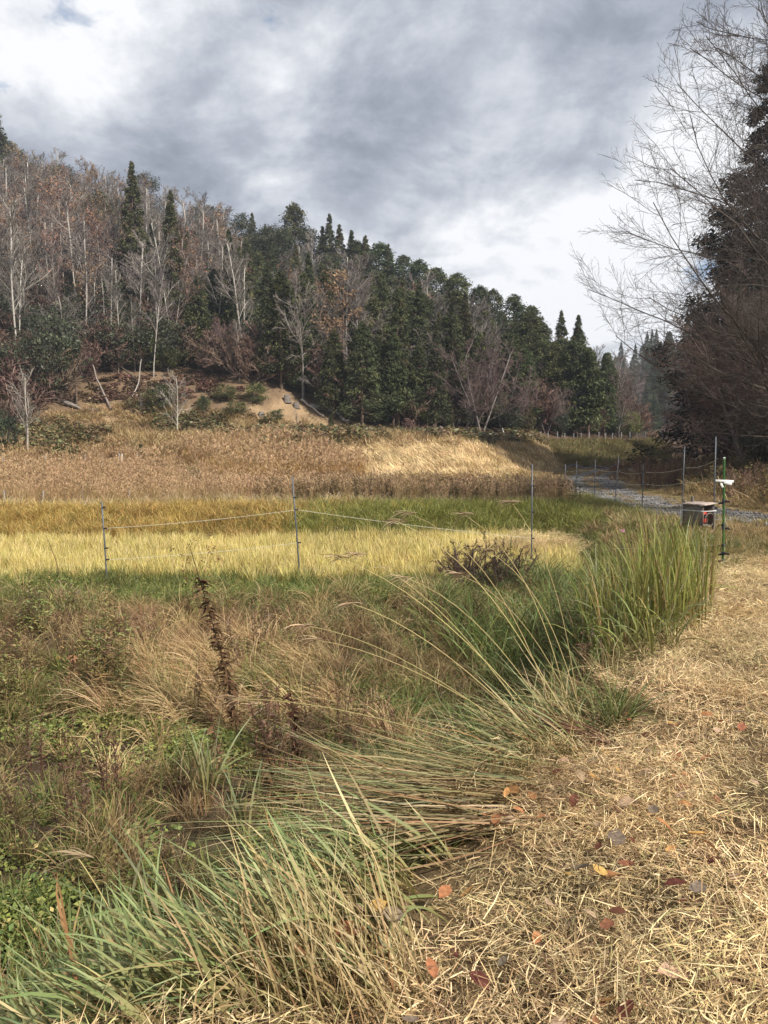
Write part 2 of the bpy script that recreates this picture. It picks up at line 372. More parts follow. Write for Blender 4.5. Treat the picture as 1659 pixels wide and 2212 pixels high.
# ------------------------------------------------------------------ scattering of what nobody could count
def protos(name, meshes):
    col = bpy.data.collections.new(name)
    for me in meshes: col.objects.link(bpy.data.objects.new(me.name, me))
    return col
_gn = {}
def scatter_group(coll):
    if coll.name in _gn: return _gn[coll.name]
    g = bpy.data.node_groups.new('scatter_' + coll.name, 'GeometryNodeTree')
    g.interface.new_socket('Geometry', in_out='INPUT', socket_type='NodeSocketGeometry'); g.interface.new_socket('Geometry', in_out='OUTPUT', socket_type='NodeSocketGeometry')
    gi = g.nodes.new('NodeGroupInput'); go = g.nodes.new('NodeGroupOutput'); ip = g.nodes.new('GeometryNodeInstanceOnPoints')
    ci = g.nodes.new('GeometryNodeCollectionInfo'); ci.inputs[0].default_value = coll; ci.inputs[1].default_value = True; ci.inputs[2].default_value = True
    at = {}
    for nm, ty in (('rot', 'FLOAT_VECTOR'), ('scl', 'FLOAT_VECTOR'), ('pick', 'INT')):
        a = g.nodes.new('GeometryNodeInputNamedAttribute'); a.data_type = ty; a.inputs[0].default_value = nm; at[nm] = a.outputs[0]
    g.links.new(gi.outputs[0], ip.inputs['Points']); g.links.new(ci.outputs[0], ip.inputs['Instance']); ip.inputs['Pick Instance'].default_value = True
    g.links.new(at['pick'], ip.inputs['Instance Index']); g.links.new(at['rot'], ip.inputs['Rotation']); g.links.new(at['scl'], ip.inputs['Scale']); g.links.new(ip.outputs[0], go.inputs[0])
    _gn[coll.name] = g; return g
def scatter(name, label, cat, coll, pts, rng, scale=(.8, 1.2), tilt=.1, rz=None, sink=.0, slope=False, which=None):
    n = len(pts); me = bpy.data.meshes.new(name); me.vertices.add(n); P = pts.copy(); P[:, 2] -= sink; me.vertices.foreach_set('co', P.astype(np.float32).ravel())
    rot = np.zeros((n, 3)); rot[:, 2] = rng.uniform(0, 2 * math.pi, n) if rz is None else rz + rng.normal(0, .35, n)
    if slope:      # lie on the ground's slope
        e = .15; gx = (ground(P[:, 0] + e, P[:, 1]) - ground(P[:, 0] - e, P[:, 1])) / (2 * e); gy = (ground(P[:, 0], P[:, 1] + e) - ground(P[:, 0], P[:, 1] - e)) / (2 * e)
        c, s = np.cos(rot[:, 2]), np.sin(rot[:, 2]); lx = gx * c + gy * s; ly = -gx * s + gy * c
        rot[:, 0] = np.arctan(ly); rot[:, 1] = -np.arctan(lx)
    rot[:, :2] += rng.normal(0, tilt, (n, 2))
    s = rng.uniform(*scale, n)[:, None] * np.array([1, 1, 1.]) if not isinstance(scale, np.ndarray) else scale[:, None] * np.ones(3)
    for nm, ty, dat in (('rot', 'FLOAT_VECTOR', rot), ('scl', 'FLOAT_VECTOR', s)):
        a = me.attributes.new(nm, ty, 'POINT'); a.data.foreach_set('vector', dat.astype(np.float32).ravel())
    a = me.attributes.new('pick', 'INT', 'POINT'); a.data.foreach_set('value', (rng.integers(0, len(coll.objects), n) if which is None else which).astype(np.int32))
    o = obj(name, me); m = o.modifiers.new('scatter', 'NODES'); m.node_group = scatter_group(coll)
    return tag(o, label, cat, kind='stuff')
def disc(rng, n, r):
    a = rng.uniform(0, 2 * math.pi, n); q = r * np.sqrt(rng.uniform(0, 1, n)); return np.stack([q * np.cos(a), q * np.sin(a), np.zeros(n)], 1)
def tuft(seed, n, r, ln, lean, curve, wd, cols0, cols1, K=4, mat='blade', base_dark=.6, az=None, p=1.5):
    rng = RNG(seed); b = MB(); c = pick(rng, n, cols1); c0 = pick(rng, n, cols0) if cols0 is not None else c * base_dark
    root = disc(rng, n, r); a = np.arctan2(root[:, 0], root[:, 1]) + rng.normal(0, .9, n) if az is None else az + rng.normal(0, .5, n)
    blades(b, rng, root, a, rng.uniform(*ln, n), rng.uniform(*lean, n), rng.uniform(*curve, n), rng.uniform(*wd, n), c0, c, K, p, kink=.12, drift=.4)
    return b.mesh('tuft', M[mat])
straw_c = [(np.array([.64, .462, .235]), 4), (np.array([.80, .63, .36]), 3.2), (np.array([.48, .315, .155]), 2), (np.array([.22, .13, .075]), 1.6), (np.array([.46, .42, .18]), .6)]
def straw_patch(seed, n=1500, r=.5, lift=.06, ln=(.02, .16), wd=(.0018, .0046), az=None, spread=3.2):
    rng = RNG(seed); b = MB(); root = disc(rng, n, r); root[:, 2] = rng.uniform(-.01, lift, n)
    L_ = rng.uniform(0, 1, n) ** 2.6 * (ln[1] - ln[0]) + ln[0]
    a = rng.uniform(0, 6.28, n) if az is None else az + rng.normal(0, spread, n)
    c = pick(rng, n, straw_c, .25)
    blades(b, rng, root, a, L_, rng.normal(1.42, .24, n), rng.normal(.12, .5, n), rng.uniform(*wd, n), c, c * rng.uniform(.85, 1.1, (n, 1)), 2, 1.0, twist=.8)
    return b.mesh('straw_patch', M['straw'])
P_straw = protos('straw_patches', [straw_patch(i, az=(None if i % 2 else .6), spread=.9) for i in range(8)])
g_ = lambda *a: [(np.array(c), w_) for c, w_ in a]
dry0 = g_(((.12, .08, .04), 2), ((.07, .045, .03), 1)); dry1 = g_(((.48, .33, .155), 3), ((.36, .22, .10), 2.4), ((.60, .45, .24), 2.6), ((.25, .135, .065), 1))
blond1 = g_(((.55, .40, .19), 4), ((.66, .50, .27), 3), ((.38, .25, .11), 2)); green1 = g_(((.18, .22, .055), 3), ((.26, .27, .075), 2), ((.12, .16, .045), 2), ((.38, .32, .12), 1))
fresh1 = g_(((.17, .22, .06), 3), ((.24, .27, .085), 2.4), ((.42, .36, .16), 1.4), ((.10, .14, .045), 2)); rice1 = g_(((.72, .58, .23), 4), ((.64, .55, .20), 3.4), ((.52, .49, .16), 2.2), ((.80, .67, .38), 2))
red1 = g_(((.34, .18, .085), 3), ((.44, .27, .13), 3), ((.22, .11, .06), 1.4), ((.54, .39, .20), 2))
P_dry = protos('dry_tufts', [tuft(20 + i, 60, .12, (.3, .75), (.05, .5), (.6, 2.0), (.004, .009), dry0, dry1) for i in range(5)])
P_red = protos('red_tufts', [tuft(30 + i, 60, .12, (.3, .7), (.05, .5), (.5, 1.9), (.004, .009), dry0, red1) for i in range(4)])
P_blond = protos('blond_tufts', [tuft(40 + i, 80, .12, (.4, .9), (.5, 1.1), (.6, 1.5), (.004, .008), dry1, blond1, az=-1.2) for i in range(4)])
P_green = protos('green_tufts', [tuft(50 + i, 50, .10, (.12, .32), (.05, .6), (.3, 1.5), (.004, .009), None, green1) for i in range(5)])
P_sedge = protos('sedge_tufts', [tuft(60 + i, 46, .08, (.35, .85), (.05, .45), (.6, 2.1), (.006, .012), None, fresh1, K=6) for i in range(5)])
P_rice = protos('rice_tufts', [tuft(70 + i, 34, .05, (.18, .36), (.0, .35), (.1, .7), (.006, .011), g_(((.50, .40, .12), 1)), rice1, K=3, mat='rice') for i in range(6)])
def reed(seed, n=26, h=(1.0, 1.7), cs=dry1, plume=.6):
    rng = RNG(seed); b = MB(); root = disc(rng, n, .22); c = pick(rng, n, cs)
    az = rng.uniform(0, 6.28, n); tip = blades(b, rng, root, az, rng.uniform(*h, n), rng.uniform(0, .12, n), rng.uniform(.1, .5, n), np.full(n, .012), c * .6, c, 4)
    k = rng.random(n) < plume; tp = tip[k]; m = len(tp)
    if m:
        for j in range(7): blades(b, rng, tp + rng.normal(0, .012, (m, 3)) - np.array([0, 0, .02 * j]), az[k] + rng.normal(0, .5, m), np.full(m, .20), rng.uniform(.3, .9, m), np.full(m, 1.0), np.full(m, .022), np.array([.42, .27, .14]), np.array([.56, .40, .25]), 2)
    n2 = 50; c = pick(rng, n2, cs)
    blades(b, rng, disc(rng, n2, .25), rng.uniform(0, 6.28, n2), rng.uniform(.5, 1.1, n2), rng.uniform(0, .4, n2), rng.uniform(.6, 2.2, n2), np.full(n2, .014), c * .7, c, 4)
    return b.mesh('reed', M['straw'])
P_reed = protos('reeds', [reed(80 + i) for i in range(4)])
orange1 = g_(((.42, .24, .08), 3), ((.50, .31, .12), 2), ((.33, .18, .06), 2), ((.36, .27, .10), 1))
P_orange = protos('orange_reeds', [reed(90 + i, 30, (.8, 1.3), orange1, .3) for i in range(4)])
def weed(seed, n=9, h=(.6, 1.2), lc=green1, leafw=.018, lp=26, stem=(.10, .06, .035)):
    """upright leafy stems such as goldenrod"""
    rng = RNG(seed); b = MB(); root = disc(rng, n, .14); hh = rng.uniform(*h, n); az = rng.uniform(0, 6.28, n)
    s = np.linspace(0, 1, 5); ln_ = rng.uniform(.02, .22, n)
    P = root[:, None] + np.stack([np.sin(az)[:, None] * ln_[:, None] * s ** 1.6 * hh[:, None], np.cos(az)[:, None] * ln_[:, None] * s ** 1.6 * hh[:, None], hh[:, None] * s], -1)
    tubes(b, P, np.broadcast_to(.005 * (1 - .7 * s), (n, 5)), 3, np.array(stem))
    t = rng.uniform(.15, 1, (n, lp)); f = t * 4; i = np.minimum(f.astype(int), 3); r = np.arange(n)[:, None]; q = P[r, i] + (P[r, i + 1] - P[r, i]) * (f - i)[..., None]; q = q.reshape(-1, 3); m = len(q)
    blades(b, rng, q, rng.uniform(0, 6.28, m), rng.uniform(.05, .12, m), rng.uniform(.6, 1.4, m), rng.uniform(.2, 1.3, m), np.full(m, leafw), pick(rng, m, lc), pick(rng, m, lc), 2)
    return b.mesh('weed', M['leaf'])
brown1 = g_(((.15, .085, .045), 3), ((.10, .055, .03), 3), ((.22, .13, .07), 1.5), ((.14, .14, .05), .8)); gold1 = g_(((.22, .23, .065), 3), ((.32, .25, .09), 2), ((.27, .16, .08), 2), ((.15, .19, .06), 2))
P_weed = protos('weeds', [weed(100 + i, lc=gold1) for i in range(4)]); P_deadweed = protos('dead_weeds', [weed(110 + i, 8, (.5, 1.0), brown1, .013, 22) for i in range(4)])
def cover(seed, n=150, cs=green1, h=.16, sz=(.025, .06)):
    rng = RNG(seed); b = MB(); p = disc(rng, n, .3); p[:, 2] = rng.uniform(0, 1, n) ** .7 * h * (1 - (np.hypot(p[:, 0], p[:, 1]) / .34) ** 2)
    d = rng.normal(0, 1, (n, 3)); d[:, 2] = np.abs(d[:, 2]) * .3; ln_ = rng.uniform(*sz, n); cards(b, rng, p, d, ln_, ln_ * .55, pick(rng, n, cs, .3), .08, (0, 0, 2)); return b.mesh('leafy_cover', M['leaf'])
P_cover = protos('covers', [cover(120 + i) for i in range(5)])
lime1 = g_(((.22, .26, .06), 3), ((.16, .21, .05), 2), ((.30, .28, .09), 1)); P_lime = protos('lime_covers', [cover(130 + i, 150, lime1, .2) for i in range(4)])


# ------------------------------------------------------------------ ground cover, zone by zone
rng = RNG(1)
def plan(rng, x0, x1, y0, y1, dens, keep=None):
    n = int((x1 - x0) * (y1 - y0) * dens); x = rng.uniform(x0, x1, n); y = rng.uniform(y0, y1, n)
    if keep is not None: k = keep(x, y); x, y = x[k], y[k]
    return np.stack([x, y, ground(x, y)], 1)
inview = lambda x, y, m=1.5: np.abs(x) < .53 * y + m
# mown straw on the path
p1 = plan(rng, -1.2, 4.5, 1.0, 4.6, 24, lambda x, y: (x > edge(y) + .05 + .22 * vnoise(x, y, 1.6, 31)) & inview(x, y, .7) & (rng.random(len(x)) < .62 + .9 * vnoise(x, y, 1.3, 131) + .5 * vnoise(x, y, 3.1, 132)))
p2 = plan(rng, .8, 7.5, 4.6, 11.2, 15, lambda x, y: (x > edge(y) + .10 + .22 * vnoise(x, y, 1.6, 31)) & inview(x, y, 1) & (rng.random(len(x)) < np.interp(y, [4.6, 9, 11.2], [1, .9, .25])))
scatter('mown_straw', 'mown pale straw lying over the path', 'straw', P_straw, np.concatenate([p1, p2]), rng, (.75, 1.25), .09, None, -.012, True)
p = plan(rng, -1.5, 6, 1.0, 9.5, 3.5, lambda x, y: (x > edge(y) - .7) & (x < edge(y) + .1) & inview(x, y, .7))
scatter('straw_on_verge', 'loose straw spilling over the edge of the path', 'straw', P_straw, p, rng, (.6, 1.0), .2, None, -.01, True)
p = plan(rng, -.5, 7, 1.2, 11, 5, lambda x, y: (x > edge(y) - .1) & inview(x, y, .7) & (vnoise(x, y, .9, 44) > .25))
scatter('sprouting_grass', 'short green grass sprouting through the straw', 'grass', P_green, p, rng, (.25, .6), .25)
# grass round the fence corner and the track
p = plan(rng, 3.5, 14, 9.4, 17, 26, lambda x, y: (x > edge(y) - .3) & inview(x, y) & (road_dist(x, y) > .95 + .3 * vnoise(x, y, 1.5, 6)))
scatter('verge_grass', 'short grass between the straw path and gravel track', 'grass', protos('verge_tufts', [tuft(140 + i, 50, .13, (.06, .2), (.1, .9), (.3, 1.2), (.004, .008), None, g_(((.34, .26, .10), 3), ((.20, .22, .06), 2.2), ((.46, .34, .16), 2))) for i in range(4)]), p, rng, (.7, 1.2), .15)
p = plan(rng, 4, 22, 13, 55, 12, lambda x, y: (x > edge(y) - 1.2) & inview(x, y) & (road_dist(x, y) > .98) & (x < np.interp(y, [13, 30, 50], [14, 15, 22])))
scatter('track_grass', 'dry grass along both sides of the gravel track', 'grass', P_green.name and protos('track_tufts', [tuft(150 + i, 60, .22, (.1, .3), (.1, .9), (.3, 1.2), (.007, .014), None, g_(((.42, .29, .14), 3), ((.22, .21, .07), 1.2), ((.50, .36, .19), 2))) for i in range(4)]), p, rng, np.where(road_dist(p[:, 0], p[:, 1]) < 2.2, .45, 1.0) * rng.uniform(.7, 1.15, len(p)), .15)
p = plan(rng, 4, 22, 10, 55, 10, lambda x, y: (road_dist(x, y) < .3) & inview(x, y))
scatter('centre_strip_grass', 'dry grass strip between the wheel ruts', 'grass', bpy.data.collections['track_tufts'], p, rng, (.3, .5), .15)
def pebbles(seed, n=90):
    r_ = RNG(seed); b = MB(); c = disc(r_, n, .45)
    for i in range(n):
        v = np.array([[1, 0, 0], [-1, 0, 0], [0, 1, 0], [0, -1, 0], [0, 0, 1], [0, 0, -1]]) * r_.uniform(.012, .035) * r_.uniform(.6, 1.2, (6, 1)) @ np.linalg.qr(r_.normal(0, 1, (3, 3)))[0]
        b.add(v + c[i], None, [[0, 2, 4], [2, 1, 4], [1, 3, 4], [3, 0, 4], [2, 0, 5], [1, 2, 5], [3, 1, 5], [0, 3, 5]], np.array([.22, .21, .20]) * r_.uniform(.5, 1.25))
    return b.mesh('pebbles', M['gravel'])
P_peb = protos('gravel_patches', [pebbles(i) for i in range(4)])
p = plan(rng, 5, 16, 11.5, 40, 14, lambda x, y: (np.abs(road_dist(x, y) - .75) < .42 + .15 * vnoise(x, y, 1.1, 9)) & inview(x, y))
scatter('gravel', 'grey crushed gravel in the wheel ruts of the track', 'gravel', P_peb, p, rng, (.8, 1.2), .05)
# right bank of the rice field
p = plan(rng, 2.5, 7, 11.5, 26, 34, lambda x, y: (x < edge(y) + .5) & (x > edge(y) - 2.3))
scatter('bank_grass', 'short green grass on the bank beside the rice field', 'grass', protos('bank_tufts', [tuft(160 + i, 50, .14, (.08, .26), (.2, 1.0), (.3, 1.2), (.005, .010), None, g_(((.20, .23, .06), 3), ((.33, .28, .10), 2), ((.14, .18, .045), 2), ((.44, .33, .15), 1))) for i in range(4)]), p, rng, (.7, 1.2), .15)
# rice stubble in rows
xs, ys = np.meshgrid(np.arange(-17, 4.5, .17), np.arange(11.7, 18.9, .19)); x = (xs + rng.normal(0, .035, xs.shape)).ravel(); y = (ys + rng.normal(0, .03, xs.shape)).ravel() + .05 * x * .2
k = (x < np.interp(y, [11.5, 13, 15, 17, 18.6], [2.6, 3.4, 3.7, 3.9, 3.2])) & (y < np.interp(x, [-14, 3.5], [16.3, 18.3]) + .12 * vnoise(x, y, .9, 4)) & inview(x, y) & (y > 12.1 + .25 * vnoise(x, y, .7, 3))
scatter('rice_stubble', 'yellow regrown rice stubble filling the paddy', 'rice', P_rice, np.stack([x, y, ground(x, y)], 1)[k], rng, (.75, 1.2), .08)
p = plan(rng, -11, 4.2, 10.3, 12.6, 36, lambda x, y: inview(x, y) & (y < 12.4 + .3 * vnoise(x, y, .8, 12)) & (x < edge(y) - 1.0))
scatter('paddy_margin_grass', 'green grass along the near margin of the rice paddy', 'grass', P_green, p, rng, (.6, 1.15), .15)
p = plan(rng, -11, 4, 10.2, 12.0, 9, lambda x, y: inview(x, y)); scatter('clover_cover', 'low yellow-green leafy weeds on the paddy margin', 'weeds', P_lime, p, rng, (.5, 1.0), .1)
# bank between rice field and upper terrace: grass going from orange on one side to green on the other
fb = lambda x: np.interp(x, [-14, 3.5], [16.3, 18.3])
p = plan(rng, -16, 5.2, 16, 21.6, 42, lambda x, y: (y > fb(x)) & (y < fb(x) + 3.4) & inview(x, y)); kk = rng.random(len(p)) < sstep(-4.5, 1.0, p[:, 0] + 1.2 * vnoise(p[:, 0], p[:, 1], .6, 2))
bt = lambda s, cs: [tuft(s + i, 60, .16, (.2, .5), (.1, .7), (.3, 1.4), (.008, .014), None, cs) for i in range(4)]
scatter('green_bank_grass', 'long green grass on the terrace bank behind the paddy', 'grass', protos('gbank', bt(170, g_(((.28, .29, .065), 3), ((.20, .23, .055), 2), ((.40, .35, .11), 1.8), ((.13, .14, .045), .8)))), p[kk], rng, (.7, 1.15), .15)
scatter('orange_bank_grass', 'orange withered grass on the terrace bank behind the paddy', 'grass', protos('obank', bt(180, g_(((.62, .40, .12), 3), ((.52, .36, .11), 2), ((.52, .41, .14), 2), ((.36, .28, .09), 1.0)))), p[~kk], rng, (.7, 1.15), .15)
p = plan(rng, -16, 5, 16, 19, 14, lambda x, y: (np.abs(y - fb(x) - .1) < .4) & inview(x, y)); scatter('paddy_far_verge', 'brown trampled grass at the far edge of the paddy', 'grass', P_dry, p, rng, (.3, .5), .3)
# upper terrace
p = plan(rng, -17, 4.5, 18.6, 23, 11, lambda x, y: (y > fb(x) + 3) & (y < fb(x) + 4.8) & inview(x, y) & (vnoise(x, y, .35, 71) > -.25)); scatter('pale_grass_strip', 'pale feathery grass strip above the terrace bank', 'grass', protos('palet', bt(190, g_(((.66, .52, .33), 3), ((.52, .40, .22), 2), ((.40, .36, .14), 1)))), p, rng, (.7, 1.2), .15)
p = plan(rng, -20, 6.2, 21.6, 26, 9, lambda x, y: inview(x, y) & (x < 5.6)); scatter('brown_reeds', 'tall brown plumed reeds standing along the terrace', 'reeds', P_reed, p, rng, (.26, .44), .1)
p = plan(rng, -4, 6.2, 21.8, 24.5, 5, lambda x, y: inview(x, y) & (x < 5.8)); scatter('dead_goldenrod', 'dark dead goldenrod stems standing among the reeds', 'weeds', protos('tall_dead', [weed(200 + i, 8, (.9, 1.4), g_(((.17, .13, .05), 3), ((.12, .07, .04), 3), ((.15, .17, .06), 1)), .03, 30) for i in range(4)]), p, rng, (.42, .66), .06)
p = plan(rng, -26, -1, 25.5, 36, 7, lambda x, y: inview(x, y) & (x < -1 - (y - 27) * .35 + 2)); scatter('terrace_reeds', 'tangled brown reeds covering the upper terrace', 'reeds', protos('lreeds', [reed(205 + i, 14, (.8, 1.4), dry1 + red1[:1], .7) for i in range(4)]), p, rng, (.28, .52), .35)
p = field(rng, [(385, 985), (440, 968), (600, 965), (690, 975), (770, 1020), (790, 1042), (640, 1045), (420, 1030)], 7); scatter('orange_reeds', 'knoll of orange-brown reeds beside the mown slope', 'reeds', P_orange, p, rng, (.5, .9), .12)
p = field(rng, [(-60, 990), (260, 992), (420, 985), (400, 1035), (-60, 1060)], 2.5); scatter('pink_reeds', 'pinkish brown bent reeds below the cleared slope', 'reeds', bpy.data.collections['lreeds'], p, rng, (.4, .75), .35)
p = field(rng, [(640, 985), (900, 965), (1150, 958), (1185, 975), (1215, 1012), (1130, 1030), (800, 1045)], 7)
scatter('mown_slope_straw', 'dry mown grass combed over the broad slope', 'straw', protos('big_straw', [straw_patch(210 + i, 260, .5, .1, (.2, .7), (.012, .026), .5, .8) for i in range(4)]), p, rng, (.8, 1.3), .12, 2.2, -.02, True)
p = field(rng, [(1165, 958), (1430, 955), (1450, 1000), (1330, 1012), (1215, 1010)], 9); scatter('mound_grass', 'rough olive grass over the rounded mound', 'grass', protos('mound_tufts', [tuft(220 + i, 60, .35, (.3, .7), (.2, 1.0), (.4, 1.4), (.016, .03), None, g_(((.26, .23, .09), 3), ((.17, .17, .06), 2), ((.36, .27, .12), 2), ((.20, .12, .06), 1))) for i in range(4)]), p, rng, (.7, 1.2), .2)
p = field(rng, [(-60, 1000), (-60, 920), (160, 890), (330, 872), (560, 905), (760, 935), (900, 945), (1180, 945), (1170, 965), (900, 968), (640, 985), (400, 985)], 4.5)
kk = vnoise(p[:, 0], p[:, 1], .22, 91) + .4 * vnoise(p[:, 0], p[:, 1], .7, 92)
scatter('slope_dry_grass', 'tufts of dry grass on the cleared slope', 'grass', protos('slope_dry', [tuft(230 + i, 60, .4, (.3, .8), (.1, .9), (.4, 1.5), (.02, .035), None, dry1 + blond1) for i in range(4)]), p[kk > -.3], rng, (.6, 1.2), .2)
scatter('slope_bramble', 'dark olive bramble cover on the cleared slope', 'weeds', protos('slope_bram', [cover(240 + i, 120, g_(((.14, .14, .06), 3), ((.26, .19, .09), 2), ((.20, .13, .07), 2), ((.10, .11, .045), 1.4)), .5, (.08, .18)) for i in range(4)]), p[kk <= .05], rng, (1.2, 2.2), .1)
p = field(rng, [(150, 870), (200, 815), (420, 800), (560, 840), (480, 880), (300, 870)], 1.6); scatter('leaf_litter', 'reddish brown leaf litter under the trees', 'leaf litter', protos('litter', [cover(250 + i, 130, g_(((.17, .10, .065), 3), ((.23, .14, .085), 2), ((.13, .08, .055), 2)), .2, (.08, .16)) for i in range(3)]), p, rng, (1.2, 2.2), .1)
p = plan(rng, 9, 24, 15, 46, 5, lambda x, y: inview(x, y) & (x > np.interp(y, [15, 25, 40, 46], [11, 10.2, 13.5, 18])) & (road_dist(x, y) > 1.4))
kk = rng.random(len(p)) < .5
scatter('roadside_weeds', 'brown tangled weeds beyond the gravel track', 'weeds', protos('rweeds', [weed(260 + i, 10, (.5, 1.1), g_(((.20, .12, .06), 3), ((.13, .08, .045), 2), ((.17, .17, .06), 1.5)), .028, 26) for i in range(4)]), p[kk], rng, (.7, 1.2), .2)
scatter('roadside_grass', 'arching yellow-brown grass beyond the gravel track', 'grass', protos('rgrass', [tuft(270 + i, 60, .25, (.5, 1.1), (.1, .6), (.6, 2.0), (.012, .02), None, dry1 + g_(((.25, .24, .08), 3))) for i in range(4)]), p[~kk], rng, (.6, 1.0), .15)
# abandoned low ground between path and paddy bank
lowz = lambda x, y: (x < edge(y) - .25) & inview(x, y)
p = plan(rng, -7, 4.2, 2.2, 8.2, 22, lambda x, y: lowz(x, y)); kk = vnoise(p[:, 0], p[:, 1], .75, 51) + .5 * vnoise(p[:, 0], p[:, 1], 1.9, 52) + .22
scatter('leafy_ground_cover', 'low green leafy weeds over the damp hollow', 'weeds', P_cover, p[kk > -.45], rng, (.5, 1.05), .15)
scatter('hollow_lime_cover', 'bright yellow-green leafy weeds in the hollow', 'weeds', P_lime, p[kk > .28], rng, (.5, .9), .15)
q = p[(kk <= .2) & (rng.random(len(p)) < .6)]; scatter('hollow_dry_grass', 'flattened brown grass in the hollow', 'grass', P_dry, q, rng, (.35, .7), .45)
q = plan(rng, -7, 4, 2.2, 8.5, 12, lambda x, y: lowz(x, y) & (vnoise(x, y, .8, 55) > -.2)); scatter('hollow_green_grass', 'thin green grass growing in the hollow', 'grass', P_green, q, rng, (.6, 1.3), .3)
p = plan(rng, -7.5, 5, 7.4, 10.6, 24, lambda x, y: (x < edge(y) - .5) & inview(x, y) & (rng.random(len(x)) < np.interp(y, [7, 9.6, 10.6], [1, 1, .3]))); n_ = vnoise(p[:, 0], p[:, 1], .8, 61) + .25
scatter('bank_dry_grass', 'arching dry brown grass on the bank below the paddy', 'grass', P_dry, p[n_ > -.1], rng, (.4, .75), .2)
scatter('bank_red_grass', 'reddish withered grass on the bank below the paddy', 'grass', P_red, p[n_ <= .1], rng, (.4, .75), .2)
q = plan(rng, -7, 4.5, 7.2, 10.9, 9, lambda x, y: (x < edge(y) - .5) & inview(x, y) & (vnoise(x, y, .7, 83) > -.1)); scatter('bank_sedge', 'green sedge mixed into the dry grass of the bank', 'grass', P_sedge, q, rng, (.35, .7), .2)
q = plan(rng, -7, 4.5, 7.2, 11.0, 8, lambda x, y: (x < edge(y) - .5) & inview(x, y) & (vnoise(x, y, .9, 84) > .0)); scatter('bank_leafy_weeds', 'yellow-green leafy weeds mixed into the bank', 'weeds', P_weed, q, rng, (.25, .5), .25)
p = field(rng, [(230, 1560), (280, 1440), (520, 1410), (760, 1440), (800, 1560), (600, 1600)], 24); scatter('blond_grass', 'collapsed blond grass combed over at the foot of the bank', 'grass', P_blond, p, rng, (.6, 1.0), .15, .0)
p = field(rng, [(-80, 1380), (230, 1380), (420, 1460), (240, 1560), (-80, 1560)], 12); scatter('goldenrod_stand', 'stand of upright green and brown goldenrod weeds', 'weeds', P_weed, p[::2], rng, (.45, .8), .12)
p = field(rng, [(560, 1640), (740, 1620), (760, 1760), (600, 1780)], 30); scatter('dark_weed_thicket', 'dark leafy weed thicket in the hollow', 'weeds', P_deadweed, p, rng, (.5, .85), .15)
p = field(rng, [(900, 1330), (1020, 1250), (1250, 1260), (1330, 1400), (1250, 1520), (1000, 1500)], 14); scatter('sedge_grass', 'dark green arching sedge below the fence', 'grass', P_sedge, p, rng, (.55, .95), .12)
p = field(rng, [(820, 1520), (1000, 1480), (1260, 1500), (1380, 1560), (1240, 1640), (900, 1660)], 12); scatter('mixed_sedge', 'mixed green and straw sedge at the verge', 'grass', P_sedge, p, rng, (.4, .75), .25)
q = plan(rng, -6, 3.5, 5.5, 11, 5, lambda x, y: lowz(x, y) & (vnoise(x, y, .9, 68) > .0)); scatter('bank_blond_grass', 'pale blond grass tufts scattered over the bank', 'grass', protos('blond_up', [tuft(280 + i, 60, .12, (.3, .7), (.1, .7), (.6, 2.0), (.004, .008), dry1, blond1) for i in range(4)]), q, rng, (.6, 1.0), .25)
p = plan(rng, -5, 3.5, 3, 10, 1.3, lambda x, y: lowz(x, y)); scatter('dead_weed_stems', 'scattered dead brown weed stems', 'weeds', P_deadweed, p, rng, (.4, .8), .2)

# ------------------------------------------------------------------ trees
def polyl(rng, P, D, Ln, k, wander, up):
    pts = [P]; ds = [D]; d = D
    for i in range(k):
        d = nrm(d + rng.normal(0, wander, P.shape) + np.array([0, 0, up])); P = P + d * (Ln / k)[:, None]; pts.append(P); ds.append(d)
    return np.stack(pts, 1), np.stack(ds, 1)
def grow(rng, P, D, Ln, Rd, spec):
    """levels of branching; each level's lines, radii, directions"""
    outl = []
    for i, s in enumerate(spec):
        pl, tg = polyl(rng, P, D, Ln, s['k'], s['w'], s['up']); t = np.linspace(0, 1, s['k'] + 1)
        rad = Rd[:, None] * (1 - t * s.get('taper', .75)); outl.append((pl, rad, tg, Ln))
        if i + 1 == len(spec): break
        m = s['n']; n = len(P); lo, hi = s['pos']; tt = (np.linspace(lo, hi, m)[None] + rng.uniform(-.5, .5, (n, m)) * (hi - lo) / m).clip(.02, .99)
        f = tt * s['k']; j = np.minimum(f.astype(int), s['k'] - 1); r_ = np.arange(n)[:, None]; fr = (f - j)[..., None]
        cp = pl[r_, j] * (1 - fr) + pl[r_, j + 1] * fr; ct = tg[r_, j + 1]; cr = (rad[r_, j] * (1 - fr[..., 0]) + rad[r_, j + 1] * fr[..., 0])
        ang = rng.uniform(*s['ang'], (n, m)); pr = nrm(np.cross(ct, rng.normal(0, 1, (n, m, 3)) + np.array(s.get('bias', (0, 0, 0)))))
        cdv = nrm(ct * np.cos(ang)[..., None] + pr * np.sin(ang)[..., None]); q = np.interp(tt, [lo, hi], s.get('lr', (1, .55)))
        cl = Ln[:, None] * s['len'] * q * rng.uniform(.65, 1.2, (n, m))
        P, D, Ln, Rd = cp.reshape(-1, 3), cdv.reshape(-1, 3), cl.ravel(), np.minimum(cr * s['rr'], cr).ravel()
    return outl
